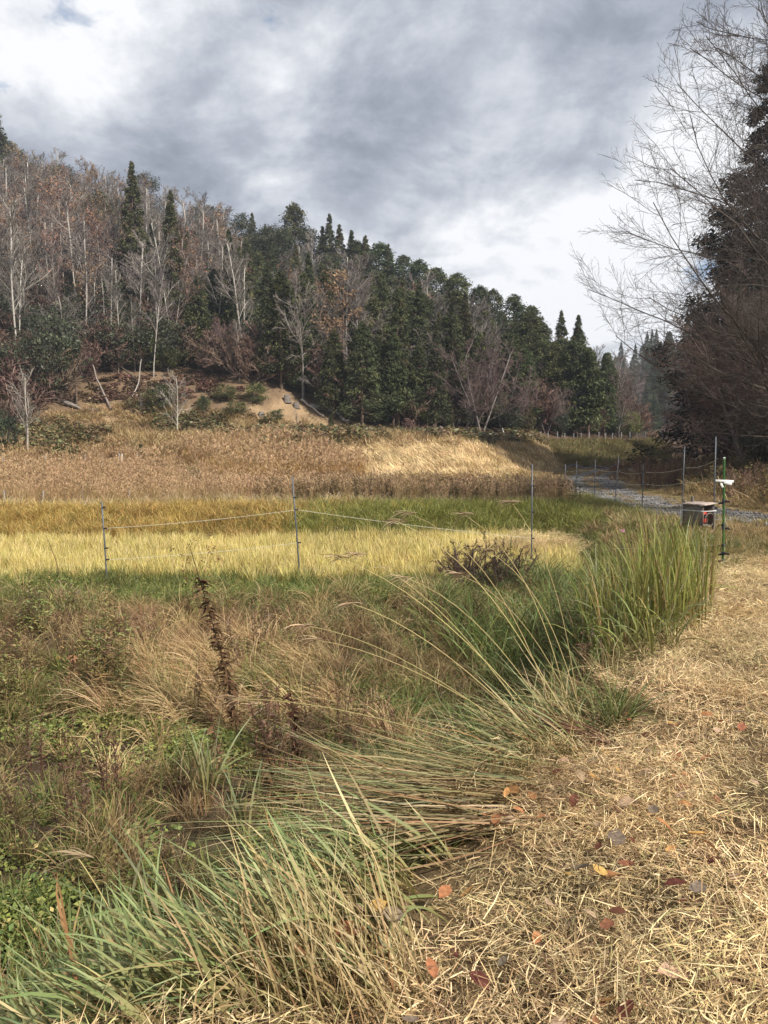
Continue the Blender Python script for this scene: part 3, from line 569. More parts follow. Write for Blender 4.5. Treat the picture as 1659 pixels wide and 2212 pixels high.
def bare(seed, H=12, r=.14, trunk_c=(.30, .27, .24), twig_c=(.15, .11, .095), lean=.05, first=.35, spread=(.5, 1.0), lens=.42, n=(13, 7, 5, 4), stems=1, up=.06, twr=1.0, leaves=None, leaf_n=0):
    rng = RNG(seed); P = disc(rng, stems, .25 * (stems > 1)); D = nrm(np.stack([rng.normal(0, lean, stems), rng.normal(0, lean, stems), np.ones(stems)], 1) + (nrm(P + 1e-6) * .22 if stems > 1 else 0))
    spec = [dict(k=8, w=.035, up=.03, n=n[0], pos=(first, .98), ang=spread, len=lens, rr=.55, lr=(1.1, .45), taper=.85),
            dict(k=5, w=.12, up=up, n=n[1], pos=(.2, .98), ang=(.35, .9), len=.5, rr=.6, taper=.8),
            dict(k=4, w=.15, up=up * .8, n=n[2], pos=(.15, .98), ang=(.35, .9), len=.52, rr=.65, taper=.7),
            dict(k=3, w=.18, up=up * .5, n=n[3], pos=(.1, .98), ang=(.3, .8), len=.6, rr=.8, taper=.6), dict(k=2, w=.2, up=.03)]
    lv = grow(rng, P, D, H * rng.uniform(.85, 1.0, stems), np.full(stems, r), spec)
    bt_, bc = MB(), MB(); mn = [.05, .022, .013, .010, .008]
    for i, (pl, rad, tg, ln_) in enumerate(lv):
        rad = np.maximum(rad, mn[i] * twr); f = min(1, i / 3); c = np.array(trunk_c) * (1 - f) + np.array(twig_c) * f; c = c * rng.uniform(.8, 1.2, (len(pl), 1))
        tubes(bt_ if i == 0 else bc, pl, rad, (7, 4, 3, 3, 3)[i], c)
    if leaf_n:
        tips = lv[-1][0].reshape(-1, 3); tips = tips[rng.choice(len(tips), min(leaf_n, len(tips)), False)]; q = rng.normal(0, 1, tips.shape); s_ = rng.uniform(.12, .3, len(tips))
        cards(bc, rng, tips + rng.normal(0, .12, tips.shape), q, s_, s_ * .6, pick(rng, len(tips), leaves, .3))
    return bt_.mesh('trunk', M['bark'], True), bc.mesh('crown', M['twig'])
def conifer(seed, H=15, rad=2.6, base=.18, clumps=230, per=34, sz=(.28, .62), cols=None, droop=.45, shape=.85, sig=.34, trunk_c=(.16, .11, .085), round_=0.0, dead=0):
    rng = RNG(seed); bt_, bc = MB(), MB(); s = np.linspace(0, 1, 9); wob = np.cumsum(rng.normal(0, .02 * H / 8, (9, 2)), 0) * .4
    pl = np.concatenate([wob, (s * H)[:, None]], 1)[None]; tubes(bt_, pl, (np.maximum(.016 * H * (1 - s * .93), .02))[None], 7, np.array(trunk_c))
    h = base + (1 - base) * rng.uniform(0, 1, clumps) ** .85; prof = ((1 - h) / (1 - base)) ** shape
    prof = prof * (1 - round_) + round_ * np.sqrt(np.clip(1 - ((h - base) / (1 - base) * 1.0) ** 2.5, 0, 1))
    lump = 1 + .22 * np.sin(h * 23 + rng.uniform(0, 6)) * rng.uniform(.3, 1, clumps)
    az = rng.uniform(0, 2 * math.pi, clumps); q = rad * prof * lump * rng.uniform(.45, 1.08, clumps) ** .6 + .05
    out_ = np.stack([np.cos(az), np.sin(az), np.zeros(clumps)], 1); ax = np.stack([np.interp(h, s, wob[:, 0]), np.interp(h, s, wob[:, 1]), h * H], 1)
    ctr = ax + out_ * q[:, None] - np.array([0, 0, 1]) * (q * droop * .5)[:, None]
    br = np.stack([ax + np.array([0, 0, .1]), (ax + ctr) / 2 + np.array([0, 0, .15]), ctr], 1); tubes(bc, br, np.broadcast_to(np.array([.05, .035, .012]), (clumps, 3)), 3, np.array(trunk_c) * .8)
    cc = pick(rng, clumps, cols, .22); sg = sig * (.22 + 1.0 * prof)
    c = np.repeat(ctr, per, 0) + rng.normal(0, 1, (clumps * per, 3)) * np.repeat(sg, per)[:, None] * np.array([1, 1, .72])
    d = np.repeat(out_, per, 0) * .8 + rng.normal(0, .55, (clumps * per, 3)) - np.array([0, 0, droop]); ln_ = rng.uniform(*sz, clumps * per) * np.repeat(.55 + .5 * np.minimum(prof * 1.6, 1), per)
    cards(bc, rng, c, d, ln_, ln_ * rng.uniform(.20, .38, clumps * per), np.repeat(cc, per, 0) * rng.uniform(.7, 1.35, (clumps * per, 1)), .06)
    if dead:
        n = dead; hh = rng.uniform(.12, base + .1, n) * H; a = rng.uniform(0, 6.28, n); D = np.stack([np.cos(a), np.sin(a), rng.uniform(-.4, .1, n)], 1); pl, _ = polyl(rng, np.stack([np.zeros(n), np.zeros(n), hh], 1), nrm(D), rng.uniform(.5, 1.4, n), 3, .1, -.03); tubes(bt_, pl, np.broadcast_to(np.array([.03, .02, .012, .008]), (n, 4)), 3, np.array(trunk_c))
    return bt_.mesh('trunk', M['bark'], True), bc.mesh('crown', M['needle'])
def broad(seed, H=6, rad=2.4, clumps=90, per=40, sz=(.16, .32), cols=None, base=.15, trunk_c=(.15, .12, .10), flat=.9):
    rng = RNG(seed); bt_, bc = MB(), MB(); c0 = np.array([0, 0, H * (base + (1 - base) * .5)]); u = nrm(rng.normal(0, 1, (clumps, 3))); q = rng.uniform(.35, 1.0, clumps) ** .5 * (1 + .22 * np.sin(u[:, 0] * 5 + seed) * np.cos(u[:, 1] * 4))
    ctr = c0 + u * q[:, None] * np.array([rad, rad, H * (1 - base) * .5 * flat]); ctr[:, 2] = np.maximum(ctr[:, 2], .15)
    st = np.broadcast_to(np.array([0, 0, .0]), ctr.shape); mid = ctr * np.array([.35, .35, .55]); tubes(bc, np.stack([st, mid, ctr], 1), np.broadcast_to(np.array([.05, .035, .012]) * H / 6, (clumps, 3)), 3, np.array(trunk_c))
    k = 6; s = np.linspace(0, 1, k); tubes(bt_, np.stack([.1 * H * .1 * np.sin(s * 3 + seed), .02 * H * s, s * H * .6], 1)[None], (.02 * H * (1 - .7 * s))[None], 7, np.array(trunk_c))
    cc = pick(rng, clumps, cols, .25); n = clumps * per; c = np.repeat(ctr, per, 0) + rng.normal(0, 1, (n, 3)) * (.16 * rad) * np.array([1, 1, .7]); d = rng.normal(0, 1, (n, 3)) - np.array([0, 0, .3]); ln_ = rng.uniform(*sz, n)
    cards(bc, rng, c, d, ln_, ln_ * .5, np.repeat(cc, per, 0) * rng.uniform(.7, 1.35, (n, 1)), .08, (0, 0, 1.2))
    return bt_.mesh('trunk', M['bark'], True), bc.mesh('crown', M['leaf'])
sugi_c = g_(((.075, .082, .034), 3), ((.055, .064, .028), 3), ((.10, .10, .042), 1.5), ((.11, .082, .045), .8)); hino_c = g_(((.078, .092, .038), 3), ((.056, .068, .030), 3), ((.125, .132, .052), 1.8)); olive_c = g_(((.085, .098, .035), 3), ((.055, .068, .026), 2), ((.11, .115, .045), 1))
ever_c = g_(((.066, .080, .044), 3), ((.050, .060, .036), 3), ((.10, .115, .06), 1)); shrub_c = g_(((.10, .105, .032), 3), ((.07, .085, .028), 2), ((.05, .066, .026), 2), ((.15, .14, .05), 1)); rust_c = g_(((.23, .135, .08), 3), ((.27, .165, .095), 2), ((.18, .11, .07), 2))
pine_c = g_(((.075, .085, .045), 3), ((.055, .066, .035), 2), ((.11, .10, .06), 1))
KIND = {
    'sugi': [conifer(300 + i, 16, 2.9, .12, 280, 36, cols=sugi_c, shape=1.0) for i in range(4)],
    'hinoki': [conifer(310 + i, 13, 2.5, .16, 260, 36, (.26, .58), hino_c, .35, .62, .36, dead=20) for i in range(4)],
    'tallcon': [conifer(320 + i, 15, 2.2, .42, 150, 38, (.26, .56), hino_c + olive_c, .25, .6, .4, round_=.45, dead=14) for i in range(4)],
    'pine': [conifer(330 + i, 13, 2.6, .5, 60, 40, (.25, .5), pine_c, .05, .5, .5, round_=.6, dead=12) for i in range(3)],
    'olive': [conifer(340 + i, 12, 2.4, .14, 230, 28, (.3, .65), olive_c + hino_c[:1], .3, .6, .36) for i in range(2)],
    'slim': [bare(350 + i, 13, .085, (.36, .33, .29), (.205, .175, .155), .06, .45, (.35, .85), .27, (12, 8, 6, 3), twr=1.25) for i in range(5)],
    'wide': [bare(360 + i, 10, .13, (.26, .235, .21), (.20, .172, .153), .08, .28, (.5, 1.05), .46, (14, 8, 6, 4), twr=1.3) for i in range(4)],
    'purple': [bare(370 + i, 9, .10, (.20, .17, .16), (.17, .115, .105), .12, .18, (.45, .95), .5, (10, 6, 6, 4), 3) for i in range(3)],
    'rust': [bare(380 + i, 10, .10, (.20, .16, .14), (.19, .125, .10), .07, .35, (.4, .95), .42, (11, 6, 5, 3), leaves=rust_c, leaf_n=1000) for i in range(3)],
    'thinrust': [bare(390 + i, 12, .085, (.28, .245, .215), (.21, .16, .135), .05, .45, (.35, .8), .32, (11, 7, 6, 3), leaves=rust_c, leaf_n=450) for i in range(3)],
    'ever': [broad(400 + i, 6, 2.3, cols=ever_c) for i in range(4)],
    'shrub': [broad(410 + i, 3, 1.6, 60, 40, (.14, .26), shrub_c, .02) for i in range(4)],
    'bush': [bare(420 + i, 2.6, .05, (.2, .15, .12), (.17, .105, .08), .4, .1, (.4, 1.0), .6, (7, 5, 5, 3), 4, .03, 1.3) for i in range(3)],
    'pale': [bare(425 + i, 8, .12, (.36, .33, .28), (.27, .24, .20), .06, .24, (.55, 1.05), .44, (13, 6, 4, 2), twr=1.2) for i in range(2)],
    'redbush': [broad(430 + i, 3.5, 1.8, 60, 40, (.14, .26), rust_c, .02) for i in range(2)],
    'yellow': [broad(440, 6, 2.0, 80, 40, (.16, .3), g_(((.20, .21, .055), 3), ((.14, .16, .045), 2), ((.09, .11, .04), 1)), .05)],
}
HGT = dict(pale=8.2, sugi=16, hinoki=13, tallcon=15, pine=13, olive=12, slim=12.5, wide=10.5, purple=9, rust=10.5, thinrust=12, ever=6, shrub=3, bush=2.6, redbush=3.5, yellow=6)
NAME = dict(pale='bare_tree', sugi='cedar_tree', hinoki='cypress_tree', tallcon='conifer_tree', pine='pine_tree', olive='cypress_tree', slim='bare_tree', wide='bare_tree', purple='bare_thicket_tree', rust='rust_leaved_tree', thinrust='rust_leaved_tree', ever='evergreen_tree', shrub='evergreen_shrub', bush='bare_bush', redbush='red_leaved_bush', yellow='leafy_tree')
CAT = dict(shrub='shrub', bush='bush', redbush='bush')
_tr = random.Random(5); n_trees = {}
def tree(kind, x, y, h=None, label=None, group=None, width=1.0, parts=True, var=None, sink=.15):
    v = KIND[kind][_tr.randrange(len(KIND[kind])) if var is None else var]; z = float(ground(x, y)); sc_ = (h or HGT[kind]) / HGT[kind]
    o = thing(NAME[kind], label, CAT.get(kind, 'tree'), (x, y, z - sink), _tr.uniform(0, 6.28), group, (sc_ * width, sc_ * width, sc_))
    for nm, me in zip(('trunk', 'crown'), v): obj(nm, me, o)
    return o
def at_top(px, top, h, lo=50, hi=150):
    """the distance along a column of the photograph at which a tree of height h reaches the picture height top"""
    t_ = (px - 829.5) / F; lo = max(lo, .62 * float(crest(t_))); hi = min(hi, float(crest(t_)) + 4); d = np.linspace(lo, hi, 400); x = (px - 829.5) / F * d; _, v = project(x, d, ground(x, d) + h); i = int(np.argmin(np.abs(v - top))); return x[i], d[i]
def tree_base(kind, px, base, top, label, group=None, width=1.0, var=None):
    p = hit1(px, base); h = 1.0
    hs = np.linspace(.8, 30, 600); _, v = project(p[0], p[1], p[2] + hs); h = float(hs[np.argmin(np.abs(v - top))])
    return tree(kind, p[0], p[1], h, label, group, width, var=var)
HERO = []
def hero(kind, px, top, h, label, width=1.0, group=None, lo=55, hi=150):
    x, d = at_top(px, top, h, lo, hi); HERO.append((x, d)); return tree(kind, float(x), float(d), h, label, group, width)
# trees that stand out one by one
T_ = [
    ('slim', 332, 815, 585, 'pale slender bare tree above the cleared slope, the nearest of the pale pair', .9), ('slim', 348, 800, 575, 'pale leaning bare tree just right of the nearest pale slender tree', .9),
    ('slim', 240, 800, 560, 'slender grey bare tree left of the pale pair above the slope', .9), ('slim', 256, 806, 590, 'second slender grey bare tree left of the pale pair', .8), ('slim', 205, 790, 600, 'thin bare tree above the end of the fallen trunk', .8),
    ('slim', 292, 806, 640, 'short thin bare tree between the grey and the pale pair', .8), ('slim', 420, 745, 560, 'tall pale bare trunk before the dark conifers, first of three', .8), ('slim', 432, 740, 550, 'tall pale bare trunk before the dark conifers, second of three', .7),
    ('slim', 448, 745, 570, 'tall pale bare trunk before the dark conifers, third of three', .9), ('slim', 577, 790, 612, 'pale bare trunk at the left of the four-trunk cluster', .9), ('slim', 585, 792, 600, 'thick pale bare trunk in the four-trunk cluster', 1.0),
    ('slim', 592, 795, 605, 'pale bare trunk close beside the thick one in the four-trunk cluster', .9), ('slim', 605, 800, 615, 'pale bare trunk at the right of the four-trunk cluster', 1.0), ('wide', 655, 865, 610, 'large spreading bare tree standing before the green cypresses', 1.05),
    ('wide', 480, 745, 590, 'grey bare tree with twisting limbs beside the dark conifers', .9), ('wide', 700, 890, 755, 'silvery bent bare tree leaning over the forest edge', 1.1), ('slim', 518, 830, 690, 'thin bare tree behind the olive shrubs', .8),
    ('hinoki', 782, 928, 690, 'tall olive-green cypress at the front of the forest edge', .95), ('hinoki', 722, 905, 705, 'dark cypress left of the tall front cypress', .9), ('hinoki', 850, 925, 715, 'dark green cypress right of the tall front cypress', .9), ('hinoki', 905, 930, 735, 'dark green cypress before the brown thicket', .85),
    ('hinoki', 655, 855, 690, 'dark cypress behind the large spreading bare tree', 1.0), ('hinoki', 815, 915, 720, 'dark cypress just behind the tall front cypress', .9), ('sugi', 940, 938, 690, 'narrow cedar rising at the edge of the brown thicket', .8), ('sugi', 975, 930, 650, 'tall cedar standing over the brown thicket', .75),
    ('purple', 1040, 940, 735, 'wide purple-brown bare thicket tree in the middle of the forest edge', 1.25), ('purple', 1010, 938, 790, 'lower purple-brown bare tree at the forest edge', 1.1), ('purple', 1085, 940, 770, 'purple-brown bare tree right of the wide thicket tree', 1.1), ('purple', 1120, 938, 800, 'grey-brown bare tree behind the small dark conifer', 1.0),
    ('purple', 985, 935, 835, 'small brown bare tree by the pale forked trunk', 1.0), ('purple', 1180, 938, 830, 'brown bare tree between small conifer and olive cypress', 1.0), ('sugi', 1140, 942, 835, 'small dark conifer at the forest edge by the fence', 1.0), ('ever', 1105, 945, 870, 'dull green rounded tree by the far fence', .9),
    ('olive', 1270, 945, 750, 'big olive-green cypress at the end of the wood', 1.05), ('hinoki', 1235, 940, 722, 'dark cypress behind the big olive cypress', 1.05), ('hinoki', 1305, 944, 760, 'dark narrow cypress at the far end of the wood', .8), ('purple', 1335, 946, 800, 'reddish bare tree at the far end of the wood', 1.0),
    ('yellow', 1362, 948, 880, 'yellow-green leafy tree at the end of the wood', .9), ('ever', 1325, 945, 885, 'grey-green bushy tree beside the yellow-green one', .9), ('ever', 1210, 944, 880, 'dark bushy tree under the olive cypress', .9), ('slim', 1215, 945, 840, 'pale thin trunk leaning at the far fence', .7), ('slim', 1248, 946, 850, 'second pale thin trunk at the far fence', .7),
    ('redbush', 1408, 950, 925, 'red-leaved bush beside the far fence', 1.0), ('redbush', 1440, 985, 955, 'red-leaved bush at the end of the mound', 1.0),
    ('pale', 382, 947, 798, 'white-barked bare tree standing alone on the cleared slope', 1.0), ('pale', 60, 985, 790, 'grey spreading bare tree at the foot of the slope', .9), ('ever', 130, 860, 740, 'dark glossy evergreen tree at the edge of the wood', .75),
    ('shrub', 345, 890, 825, 'dark green shrub behind the white-barked tree', 1.1), ('shrub', 368, 912, 880, 'small dark shrub at the foot of the white-barked tree', 1.0), ('shrub', 488, 868, 820, 'olive evergreen shrub, first of the group on the slope', 1.0), ('shrub', 552, 875, 822, 'olive evergreen shrub beside the bare ochre soil', 1.0),
    ('shrub', 510, 900, 855, 'low olive shrub in front of the group on the slope', 1.1), ('shrub', 440, 895, 850, 'narrow green shrub right of the white-barked tree', .7), ('shrub', 597, 908, 875, 'small dark shrub standing in the bare ochre soil', 1.0), ('hinoki', 715, 935, 890, 'small young conifer below the bare soil', .9), ('hinoki', 305, 1000, 950, 'small young conifer beside the fence at the slope foot', .9),
    ('bush', 885, 948, 905, 'brown twiggy bush at the forest edge', 1.6), ('bush', 920, 950, 915, 'second brown twiggy bush at the forest edge', 1.5), ('bush', 130, 985, 945, 'bare twiggy bush beside the grey spreading tree', 1.2), ('bush', 640, 930, 905, 'small twiggy bush on the bare soil', 1.2), ('slim', 963, 940, 880, 'pale forked sapling at the forest edge', .8), ('slim', 640, 935, 882, 'thin pale sapling on the cleared slope', .6), ('slim', 306, 908, 850, 'thin bare sapling on the cleared slope', .6),
    ('shrub', 418, 1042, 1012, 'dark green shrub among the reeds below the orange knoll', .8), ('shrub', 345, 1020, 992, 'reddish green shrub at the top of the reed slope', 1.2),
    ('ever', 5, 985, 880, 'dark green tree at the edge of the picture below the cedar', 1.0),
]
for k_, px, b_, t_, lb, wd_ in T_: tree_base(k_, px, b_, t_, lb, None, wd_, var=(1 if 'white-barked bare' in lb else None))
S_ = [('sugi', 8, 335, 24, 'large dark cedar at the edge of the hill', 1.25), ('sugi', 303, 398, 17, 'pointed cedar standing highest on the left skyline', .85), ('sugi', 382, 448, 15, 'pointed cedar second along the skyline', .85), ('sugi', 345, 475, 12, 'short cedar between the two pointed skyline cedars', 1.0), ('sugi', 415, 490, 11, 'short cedar right of the second pointed one', .95),
      ('pine', 178, 388, 11, 'pine on the upper left skyline', 1.0), ('pine', 232, 412, 12, 'pine left of the pointed skyline cedar', 1.0), ('pine', 262, 430, 11, 'small pine close left of the pointed skyline cedar', 1.0), ('sugi', 503, 525, 13, 'dark cedar left of the skyline group', .9), ('sugi', 552, 520, 15, 'dark cedar rising over the pale trunks', .9), ('sugi', 580, 560, 14, 'dark cedar just above the pale trunks', .9),
      ('tallcon', 640, 500, 18, 'tall rounded conifer in the middle of the skyline', 1.1), ('pine', 672, 495, 15, 'pale pine behind the tall rounded conifer', .9), ('sugi', 715, 540, 18, 'tall dark cedar at the head of the cedar group', .9), ('sugi', 735, 570, 17, 'clumpy dark cedar in the cedar group, second', 1.0), ('sugi', 762, 590, 17, 'clumpy dark cedar in the cedar group, third', 1.0), ('sugi', 790, 600, 17, 'clumpy dark cedar in the cedar group, fourth', 1.0), ('sugi', 700, 610, 16, 'clumpy dark cedar low in the cedar group', 1.0),
      ('tallcon', 770, 535, 16, 'tall rounded conifer behind the cedar group', 1.0), ('tallcon', 820, 545, 17, 'tall conifer with domed top on the skyline', 1.1), ('sugi', 838, 590, 17, 'dark cedar below the domed skyline conifer', .9), ('tallcon', 872, 568, 16, 'open-crowned conifer on the skyline', 1.0), ('tallcon', 905, 570, 16, 'thin open conifer on the skyline', 1.0), ('tallcon', 940, 592, 15, 'conifer on the falling skyline', 1.0), ('tallcon', 985, 590, 15, 'broad conifer on the falling skyline', 1.1), ('tallcon', 1030, 612, 14, 'conifer lower on the falling skyline', 1.0), ('tallcon', 1062, 622, 14, 'pointed conifer lower on the falling skyline', .9), ('tallcon', 1105, 640, 14, 'wide conifer near the end of the skyline', 1.2), ('tallcon', 1140, 668, 13, 'last conifer on the falling skyline', 1.1),
      ('rust', 985, 625, 9, 'rust-coloured tree high among the conifers', .7), ('rust', 700, 590, 10, 'rust-coloured tree behind the cedar group', .8)]
for k_, px, t_, h_, lb, wd_ in S_: hero(k_, px, t_, h_, lb, wd_)
# the rest of the wood
GL = dict(sugi='dark cedar among the trees of the wooded hillside', hinoki='dark green cypress among the trees of the wooded hillside', tallcon='tall open conifer among the trees of the wooded hillside', pine='pine among the bare trees of the wooded hillside', slim='slender pale bare tree among the trees of the wooded hillside', wide='grey-brown bare tree among the trees of the wooded hillside', purple='purple-brown bare tree among the trees of the wooded hillside', rust='rust-leaved tree among the bare trees of the wooded hillside', thinrust='thin tree with few rust leaves on the wooded hillside', ever='evergreen tree in the understorey of the wooded hillside', olive='olive cypress among the trees of the wooded hillside')
frng = RNG(77); pts = []; tries = 0
front = lambda px: float(np.interp(px, [-100, 0, 150, 200, 420, 560, 700, 800, 1400], [965, 950, 850, 815, 800, 835, 870, 925, 940]))
def wood(n, mind):
    got = 0; tr = 0
    while got < n and tr < 20000:
        tr += 1; t = frng.uniform(-.6, .31); d = frng.uniform(56, 150)
        if frng.random() > d / 150: continue
        x = t * d
        if d > float(crest(t)) + 6: continue
        z = float(ground(x, d)); u, v = project(x, d, z)
        if v > front(u) - 3: continue
        if any((x - a) ** 2 + (d - b) ** 2 < mind ** 2 for a, b in pts): continue
        pts.append((x, d)); got += 1
        up_ = (d - float(hillbase(t))) / (float(crest(t)) - float(hillbase(t)))
        r_ = frng.random(); n1 = float(vnoise(x, d, .06, 3))
        if u < 520:
            if up_ > .93: k_ = ('wide', 'slim', 'thinrust', 'pine')[int(r_ * 4)]
            elif up_ < .22: k_ = 'ever' if r_ < .5 else ('slim' if r_ < .8 else 'wide')
            elif u > 400 and r_ < .35: k_ = 'hinoki'
            elif u < 260 and up_ > .35: k_ = 'rust' if r_ < .22 else ('thinrust' if r_ < .55 else ('slim' if r_ < .75 else 'wide'))
            else: k_ = 'wide' if r_ < .38 else ('slim' if r_ < .62 else ('thinrust' if r_ < .78 else ('ever' if r_ < .9 else 'rust')))
        elif u < 980:
            k_ = 'sugi' if r_ < .38 else ('hinoki' if r_ < .66 else ('tallcon' if r_ < .85 else ('wide' if r_ < .95 else 'rust')))
            if up_ > .9: k_ = ('tallcon', 'pine', 'slim', 'wide')[int(r_ * 4)]
            if u < 700 and up_ < .3: k_ = 'hinoki' if r_ < .5 else ('ever' if r_ < .8 else 'slim')
        else:
            k_ = 'hinoki' if r_ < .25 else ('tallcon' if r_ < .5 else ('purple' if r_ < .72 else ('sugi' if r_ < .85 else 'wide')))
            if up_ < .3: k_ = 'purple' if r_ < .5 else ('ever' if r_ < .75 else 'hinoki')
        h = HGT[k_] * frng.uniform(.75, 1.1)
        if k_ not in ('pine', 'slim', 'wide', 'thinrust'):
            top = project(x, d, z + h)[1]; sk = np.interp(u, [0, 150, 300, 450, 640, 820, 985, 1140, 1200, 1330], [380, 410, 470, 525, 555, 600, 645, 705, 745, 810])
            if top < sk: h *= .7
        ver = 'on the crest' if up_ > .85 else 'high up' if up_ > .6 else 'midway up' if up_ > .3 else 'low down'
        hor = next(s for lim_, s in ((140, 'near the cedar at the picture edge'), (215, 'above the fallen trunk'), (290, 'left of the pale pair'), (360, 'behind the pale pair'), (460, 'near the three pale trunks'), (540, 'left of the four-trunk cluster'), (630, 'behind the four-trunk cluster'), (720, 'behind the spreading bare tree'), (810, 'around the cedar group'), (900, 'right of the cedar group'), (980, 'by the narrow tall cedar'), (1090, 'above the brown thicket'), (1190, 'near the small conifer'), (9999, 'at the end of the wood')) if u < lim_)
        lb = GL[k_].split(' among ')[0].split(' in the under')[0].split(' on the wood')[0] + ' ' + ver + ' ' + hor
        tree(k_, x, d, h, lb, 'hillside trees, ' + lb)
wood(560, 2.2)
# low growth under the trees
urng = RNG(88); tt_ = urng.uniform(-.62, .33, 5200); dd_ = urng.uniform(52, 140, 5200); xx_ = tt_ * dd_; zz_ = ground(xx_, dd_); uu_, vv_ = project(xx_, dd_, zz_)
kk = (vv_ < np.interp(uu_, [-100, 0, 150, 200, 420, 560, 700, 800, 1400], [965, 950, 850, 815, 800, 835, 870, 925, 942])) & (dd_ < crest(tt_) + 5)
P_und = protos('understorey', [m[1] for m in KIND['bush']] + [m[1] for m in KIND['shrub'][:2]] + [KIND['purple'][0][1]]); q = np.stack([xx_, dd_, zz_], 1)[kk]; wh = urng.choice(6, len(q), p=[.24, .24, .22, .1, .1, .1])
scatter('undergrowth', 'tangled twiggy undergrowth beneath the hillside trees', 'undergrowth', P_und, q, urng, np.where(wh == 5, .35, np.where(wh > 2, .8, 1.1)) * urng.uniform(.7, 1.5, len(q)), .15, which=wh)
# far hill across the valley
def simple(kind): return [tuple(m) for m in KIND[kind]]
for i in range(130):
    for _ in range(40):
        t = frng.uniform(.26, .56); d = frng.uniform(150, 310); x = t * d
        if all((x - a) ** 2 + (d - b) ** 2 > 20 for a, b in pts): break
    pts.append((x, d)); r_ = frng.random(); k_ = 'sugi' if r_ < .45 else ('hinoki' if r_ < .75 else ('purple' if r_ < .9 else 'tallcon'))
    tree(k_, x, d, HGT[k_] * frng.uniform(.6, .9), ('bare tree' if k_ == 'purple' else 'hazy conifer' + (' open' if k_ == 'tallcon' else (', pointed,' if k_ == 'sugi' else ', rounded,'))) + (lambda s: s)(' on the far hill ' + ('by the end of the wood' if t < .33 else 'in the gap beside the track' if t < .40 else 'behind the shaded thicket' if t < .47 else 'behind the very large cedar') + (', near its foot' if d < 200 else ', midway up' if d < 255 else ', along its top')), 'trees of the far hill %s %d %d' % (k_, (t > .33) + (t > .40) + (t > .47), (d > 200) + (d > 255)))

